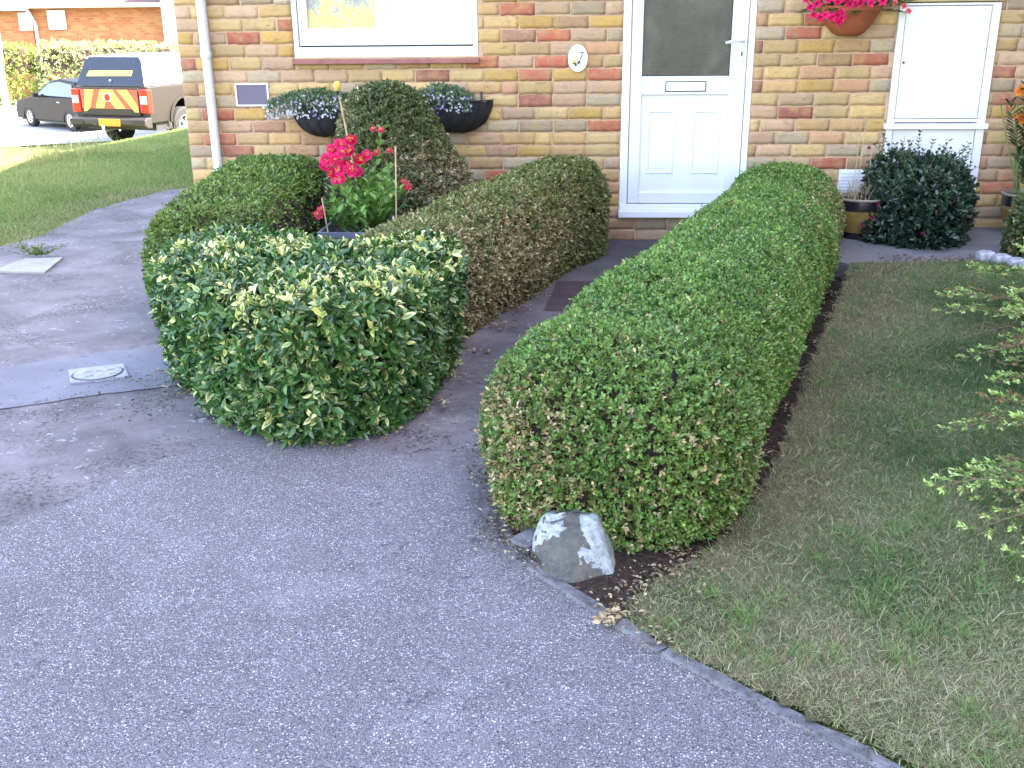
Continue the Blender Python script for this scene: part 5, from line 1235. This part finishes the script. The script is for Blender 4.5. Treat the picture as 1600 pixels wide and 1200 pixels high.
lower = arch_profile(.08, 5.15, .52, 1.2, [1.18, 4.25], .46)
b = MB(); b.prism(lower+[(5.15, .95), (3.95, 1.12), (3.9, 1.22), (.08, 1.22)], -.92, .92, axis='x'); b.build('body', M['silver'], tk, bevel=.03, segs=3)
b = MB(); b.prism([(1.62, 1.23), (1.72, 1.76), (2.1, 1.82), (3.0, 1.80), (3.75, 1.23)], -.78, .78, axis='x'); b.build('cab', M['silver'], tk, bevel=.05, segs=3)
b = MB(); b.prism([(1.9, 1.27), (1.95, 1.68), (2.9, 1.70), (3.4, 1.27)], -.80, .80, axis='x'); b.build('cab_window', M['glassdark'], tk)
# canopy: white shell, tapering to the top
V = []
for (y, z, hw) in ((.10, 1.225, .86), (.30, 1.80, .68), (1.60, 1.82, .70), (1.60, 1.225, .88)): V += [(-hw, y, z), (hw, y, z)]
b = MB(); b.add(V, [(0, 1, 3, 2), (2, 3, 5, 4), (4, 5, 7, 6), (0, 2, 4, 6), (1, 7, 5, 3), (0, 6, 7, 1)]); b.build('canopy', M['white'], tk, bevel=.07, segs=4)
def onrear(pts, off, name, mat, parent):
    """thin plate lying on the sloping rear face of the canopy"""
    V = []
    for (x, z) in pts:
        y = .10+(z-1.225)/(.575)*.20; V.append((x, y-off, z)); 
    for (x, z) in pts: y = .10+(z-1.225)/(.575)*.20; V.append((x, y+.01-off+.005, z))
    n = len(pts); return MB().add(V, [tuple(range(n)), tuple(range(n, 2*n))[::-1]]+[(i, n+i, n+(i+1) % n, (i+1) % n) for i in range(n)]).build(name, mat, parent, bevel=0)
cw = onrear([(-.84, 1.24), (.84, 1.24), (.70, 1.72), (.62, 1.79), (-.58, 1.79), (-.68, 1.72)], .012, 'rear_window', simple('dark blue canopy window', (.008, .009, .020), .12, .1, spec=.6), tk)
onrear([(-.60, 1.42), (.50, 1.43), (.53, 1.53), (-.54, 1.52)], .022, 'reflective_strip', M['yelchev'], cw)
b = MB(); b.lathe([(.001, -.03), (.02, -.03), (.02, 0)], (.02, .11, 1.34), 10, axis='y'); b.build('window_knob', M['alloy'], cw)
tg = MB(); tg.box(-.72, .72, .03, .09, .66, 1.20); TG = tg.build('tailgate', M['silver'], tk, bevel=.015)
MB().box(-.70, .70, .024, .0299, .80, 1.17).build('red_panel', M['redchev'], TG)
for pl in ([(-.58, 1.165), (-.36, 1.165), (-.50, .805), (-.60, .74), (-.66, .74)], [(-.20, 1.165), (-.02, 1.165), (-.10, .93), (-.15, .805), (-.36, .805)], [(-.02, 1.165), (.10, 1.165), (.38, .805), (.14, .805), (-.02, .98)], [(.22, 1.165), (.46, 1.165), (.66, .90), (.70, .74), (.60, .74), (.50, .86)]):
    MB().prism(pl, .018, .0235, axis='y').build('yellow_chevron', M['yelchev'], TG)
b = MB(); V = []
b.lathe([(.001, -.012), (.085, -.010), (.095, -.004), (.10, -.012), (.115, -.012), (.118, 0)], (-.03, .016, 1.02), 24, axis='y'); o = b.build('badge', M['alloy'], TG, True); 
for v in o.data.vertices: v.co.z = 1.02+(v.co.z-1.02)*.7
MB().lathe([(.001, -.016), (.07, -.014)], (-.03, .016, 1.02), 20, axis='y').build('badge_centre', M['redlamp'], TG)
for sx in (-1, 1):
    a, c = sorted((sx*.74, sx*.945)); b = MB(); b.box(a, c, .02, .16, .72, 1.18); TL = b.build('tail_lamp', M['redlamp'], tk, bevel=.02)
    b = MB(); b.box(a+.03, c-.03, .008, .0199, .90, 1.05); b.build('lens', M['white'], TL)
b = MB(); b.prism([(.10, .42), (-.06, .44), (-.12, .50), (-.12, .60), (-.05, .64), (.10, .64)], -.93, .93, axis='x'); BP = b.build('bumper', M['bumper'], tk, bevel=.02)
MB().box(-.93, -.60, -.135, -.121, .49, .60).build('bumper_end', M['silver'], BP, bevel=.005); MB().box(.60, .93, -.135, -.121, .49, .60).build('bumper_end', M['silver'], BP, bevel=.005)
MB().box(-.20, .32, -.14, -.1215, .47, .61).build('number_plate', M['plate'], BP, bevel=.004)
MB().box(-.36, -.24, -.13, -.1215, .48, .60).build('step_recess', M['gasket'], BP)
b = MB(); b.tube([(-.05, .2, .40), (-.05, -.12, .38), (-.05, -.2, .38), (-.05, -.2, .45)], .025, 8); b.lathe([(.001, .03), (.03, .02), (.035, 0), (.02, -.03)], (-.05, -.2, .47), 12); b.build('tow_bar', M['alloy'], tk, True)
b = MB(); b.box(-.85, .85, .3, 5.0, .36, .6); b.build('underbody', M['gasket'], tk)
for sx in (-1, 1):
    for yy in (1.18, 4.25): wheel(tk, sx*.80, yy, .385, .26, sx)
    b = MB()
    for yy in (1.18, 4.25): b.lathe([(.455, 0), (.52, 0), (.52, .03), (.455, .03)], (sx*.92-(.0 if sx > 0 else .03), yy, .50), 24, axis='x', a0=0, a1=PI)
    b.build('wheel_arch', M['silver'], tk, True)
# black hatchback
ck = thing('black_car', 'small black hatchback parked facing away beyond the pickup truck', 'car', (-11.35, 17.3, -.985), R(54))
low = arch_profile(.0, 4.05, .24, .9, [.74, 3.22], .35)
b = MB(); b.prism(low+[(4.05, .55), (3.9, .78), (2.95, .93), (.05, .95)], -.86, .86, axis='x'); b.build('body', M['blackpaint'], ck, bevel=.06, segs=4)
V = []
for (y, z, hw) in ((.12, .93, .80), (.55, 1.40, .62), (1.5, 1.47, .64), (2.1, 1.40, .62), (2.95, .92, .78)): V += [(-hw, y, z), (hw, y, z)]
b = MB(); b.add(V, [(0, 1, 3, 2), (2, 3, 5, 4), (4, 5, 7, 6), (6, 7, 9, 8), (0, 2, 4, 6, 8), (1, 9, 7, 5, 3), (0, 8, 9, 1)]); b.build('roof', M['blackpaint'], ck, bevel=.06, segs=4)
for sx in (-1, 1):
    V = []
    for (y, z) in ((.45, .98), (.72, 1.33), (1.5, 1.39), (2.05, 1.33), (2.65, .98)):
        hw = .80+(.62-.80)*(z-.93)/.5; V.append((sx*(hw+.012), y, z))
    for i in range(5): V.append((V[i][0]-sx*.01, V[i][1], V[i][2]))
    b = MB(); b.add(V, [(0, 1, 2, 3, 4), (9, 8, 7, 6, 5)]+[(i, (i+1) % 5, 5+(i+1) % 5, 5+i) for i in range(5)]); b.build('side_window', M['glassdark'], ck)
    b = MB(); b.box(*sorted((sx*.84, sx*1.0)), 2.45, 2.58, .93, 1.06); b.build('wing_mirror', M['blackpaint'], ck, bevel=.02)
    for yy in (.74, 3.22): wheel(ck, sx*.76, yy, .31, .2, sx)
    b = MB(); b.box(*sorted((sx*.864, sx*.87)), 1.2, 1.36, .80, .825); b.build('door_handle', M['alloy'], ck)
    b = MB(); b.box(*sorted((sx*.62, sx*.85)), -.012, .02, .66, .86); b.build('tail_lamp', M['redlamp'], ck, bevel=.006)
    b = MB(); b.box(*sorted((sx*.58, sx*.82)), 3.98, 4.06, .55, .68); b.build('headlight', M['white'], ck, bevel=.006)
MB().box(-.78, .78, .2, 3.9, .18, .3).build('underbody', M['gasket'], ck)
# pale post
ck.scale = (.8, .8, .8)
lp = thing('pale_post', 'pale thick post standing at the far kerb left of the black car', 'post', (-14.75, 18.9, -.93))
MB().lathe([(.001, 0), (.085, 0), (.08, 1.2), (.11, 1.6), (.13, 2.3), (.12, 3.1), (.001, 3.12)], n=20).build('shaft', M['white'], lp, True)
# ================================================================== FAR SIDE: HEDGE AND ORANGE BRICK HOUSE
def far_hedge(name, sp, n, label, seed, cols):
    V, Q = hedge_surface(sp, 30, lump=.12, seed=seed, sq=.5, tuck=.05); V[:, 2] -= .93
    t = thing(name, label, 'hedge', (sp[0][0], sp[0][1], -.93), group='garden hedges across the road')
    np_mesh('branches', shell(V, Q, .10), Q, M['twig'], t, local=False, smooth=True)
    v, f, c = box_foliage(V, Q, n, .075, lambda P, N, off, rng: lerp(cols[0], cols[1], np.clip(.5+.4*nz(P, 2, seed)+.25*rng.normal(size=len(P)), 0, 1)), seed, .14, .06, 5, .55, LEAFN, -.93)
    np_mesh('foliage', v, f, M['leaf'], t, c, local=False)
far_hedge('garden_hedge', [(-25.5, 23.6, .45, 1.7), (-21, 24.2, .45, 1.75), (-17.2, 24.6, .45, 1.75)], 26000, 'bright yellow green hedge across the road behind the pale post and black car', 161, ((.09, .16, .03), (.34, .42, .08)))
far_hedge('garden_hedge', [(-16.3, 24.7, .5, 1.80), (-14, 25.0, .5, 1.72), (-10.5, 25.4, .5, 1.68)], 26000, 'pale sunlit hedge across the road behind the pickup canopy', 163, ((.14, .19, .06), (.46, .50, .22)))
fh = thing('orange_brick_house', 'low orange brick house across the road with white gutter and small white windows', 'house', (-18, 28, -1))
gb = -1.0
MB().box(-12, -.55, 0, 8, 0, 2.93).build('wall', M['farbrick'], fh)
MB().box(-.55, 4.1, .05, 8, 0, 3.0).build('wall', M['farbrick'], fh)
b = MB(); b.prism([(-.3, 2.95), (4, 5.0), (8.3, 2.95)], -12.3, -.42, axis='x'); b.build('roof', M['rooftile'], fh)
b = MB(); b.prism([(-.28, 3.02), (4, 5.1), (8.3, 3.02)], -.41, 4.2, axis='x'); b.build('roof', M['rooftile'], fh)
b = MB(); b.tube([(-12.3, -.34, 2.90), (-.44, -.34, 2.90)], .07, 10); b.build('gutter', M['white'], fh, True)
b = MB(); b.tube([(-.44, -.34, 2.97), (4.2, -.34, 2.97)], .07, 10); b.tube([(-.5, -.34, 2.9), (-.42, -.2, 2.6), (-.40, -.07, 2.4), (-.40, -.07, .1)], .05, 8); b.build('gutter', M['white'], fh, True)
for (a, c, z0, z1) in ((-.98, -.52, 2.22, 2.78), (.03, .64, 2.24, 2.84)):
    f_ = MB(); f_.box(a, c, -.03, -.001, z0, z1); WW = f_.build('window', M['white'], fh); MB().box(a+.06, c-.06, -.045, -.0301, z0+.06, z1-.06).build('pane', M['blind'], WW)
wg = thing('white_gable_house', 'white rendered gable end seen behind the corner downpipe, beyond the orange brick house', 'house', (-13.3, 27.6, -1))
MB().box(-.6, 5, 0, 8, 0, 4.2).build('wall', M['white'], wg)
b = MB(); b.prism([(-.8, 4.2), (2.2, 6.0), (5.2, 4.2)], -.2, 8.2, axis='y'); b.build('roof', M['rooftile'], wg)
S.render.resolution_x = 1024; S.render.resolution_y = 768
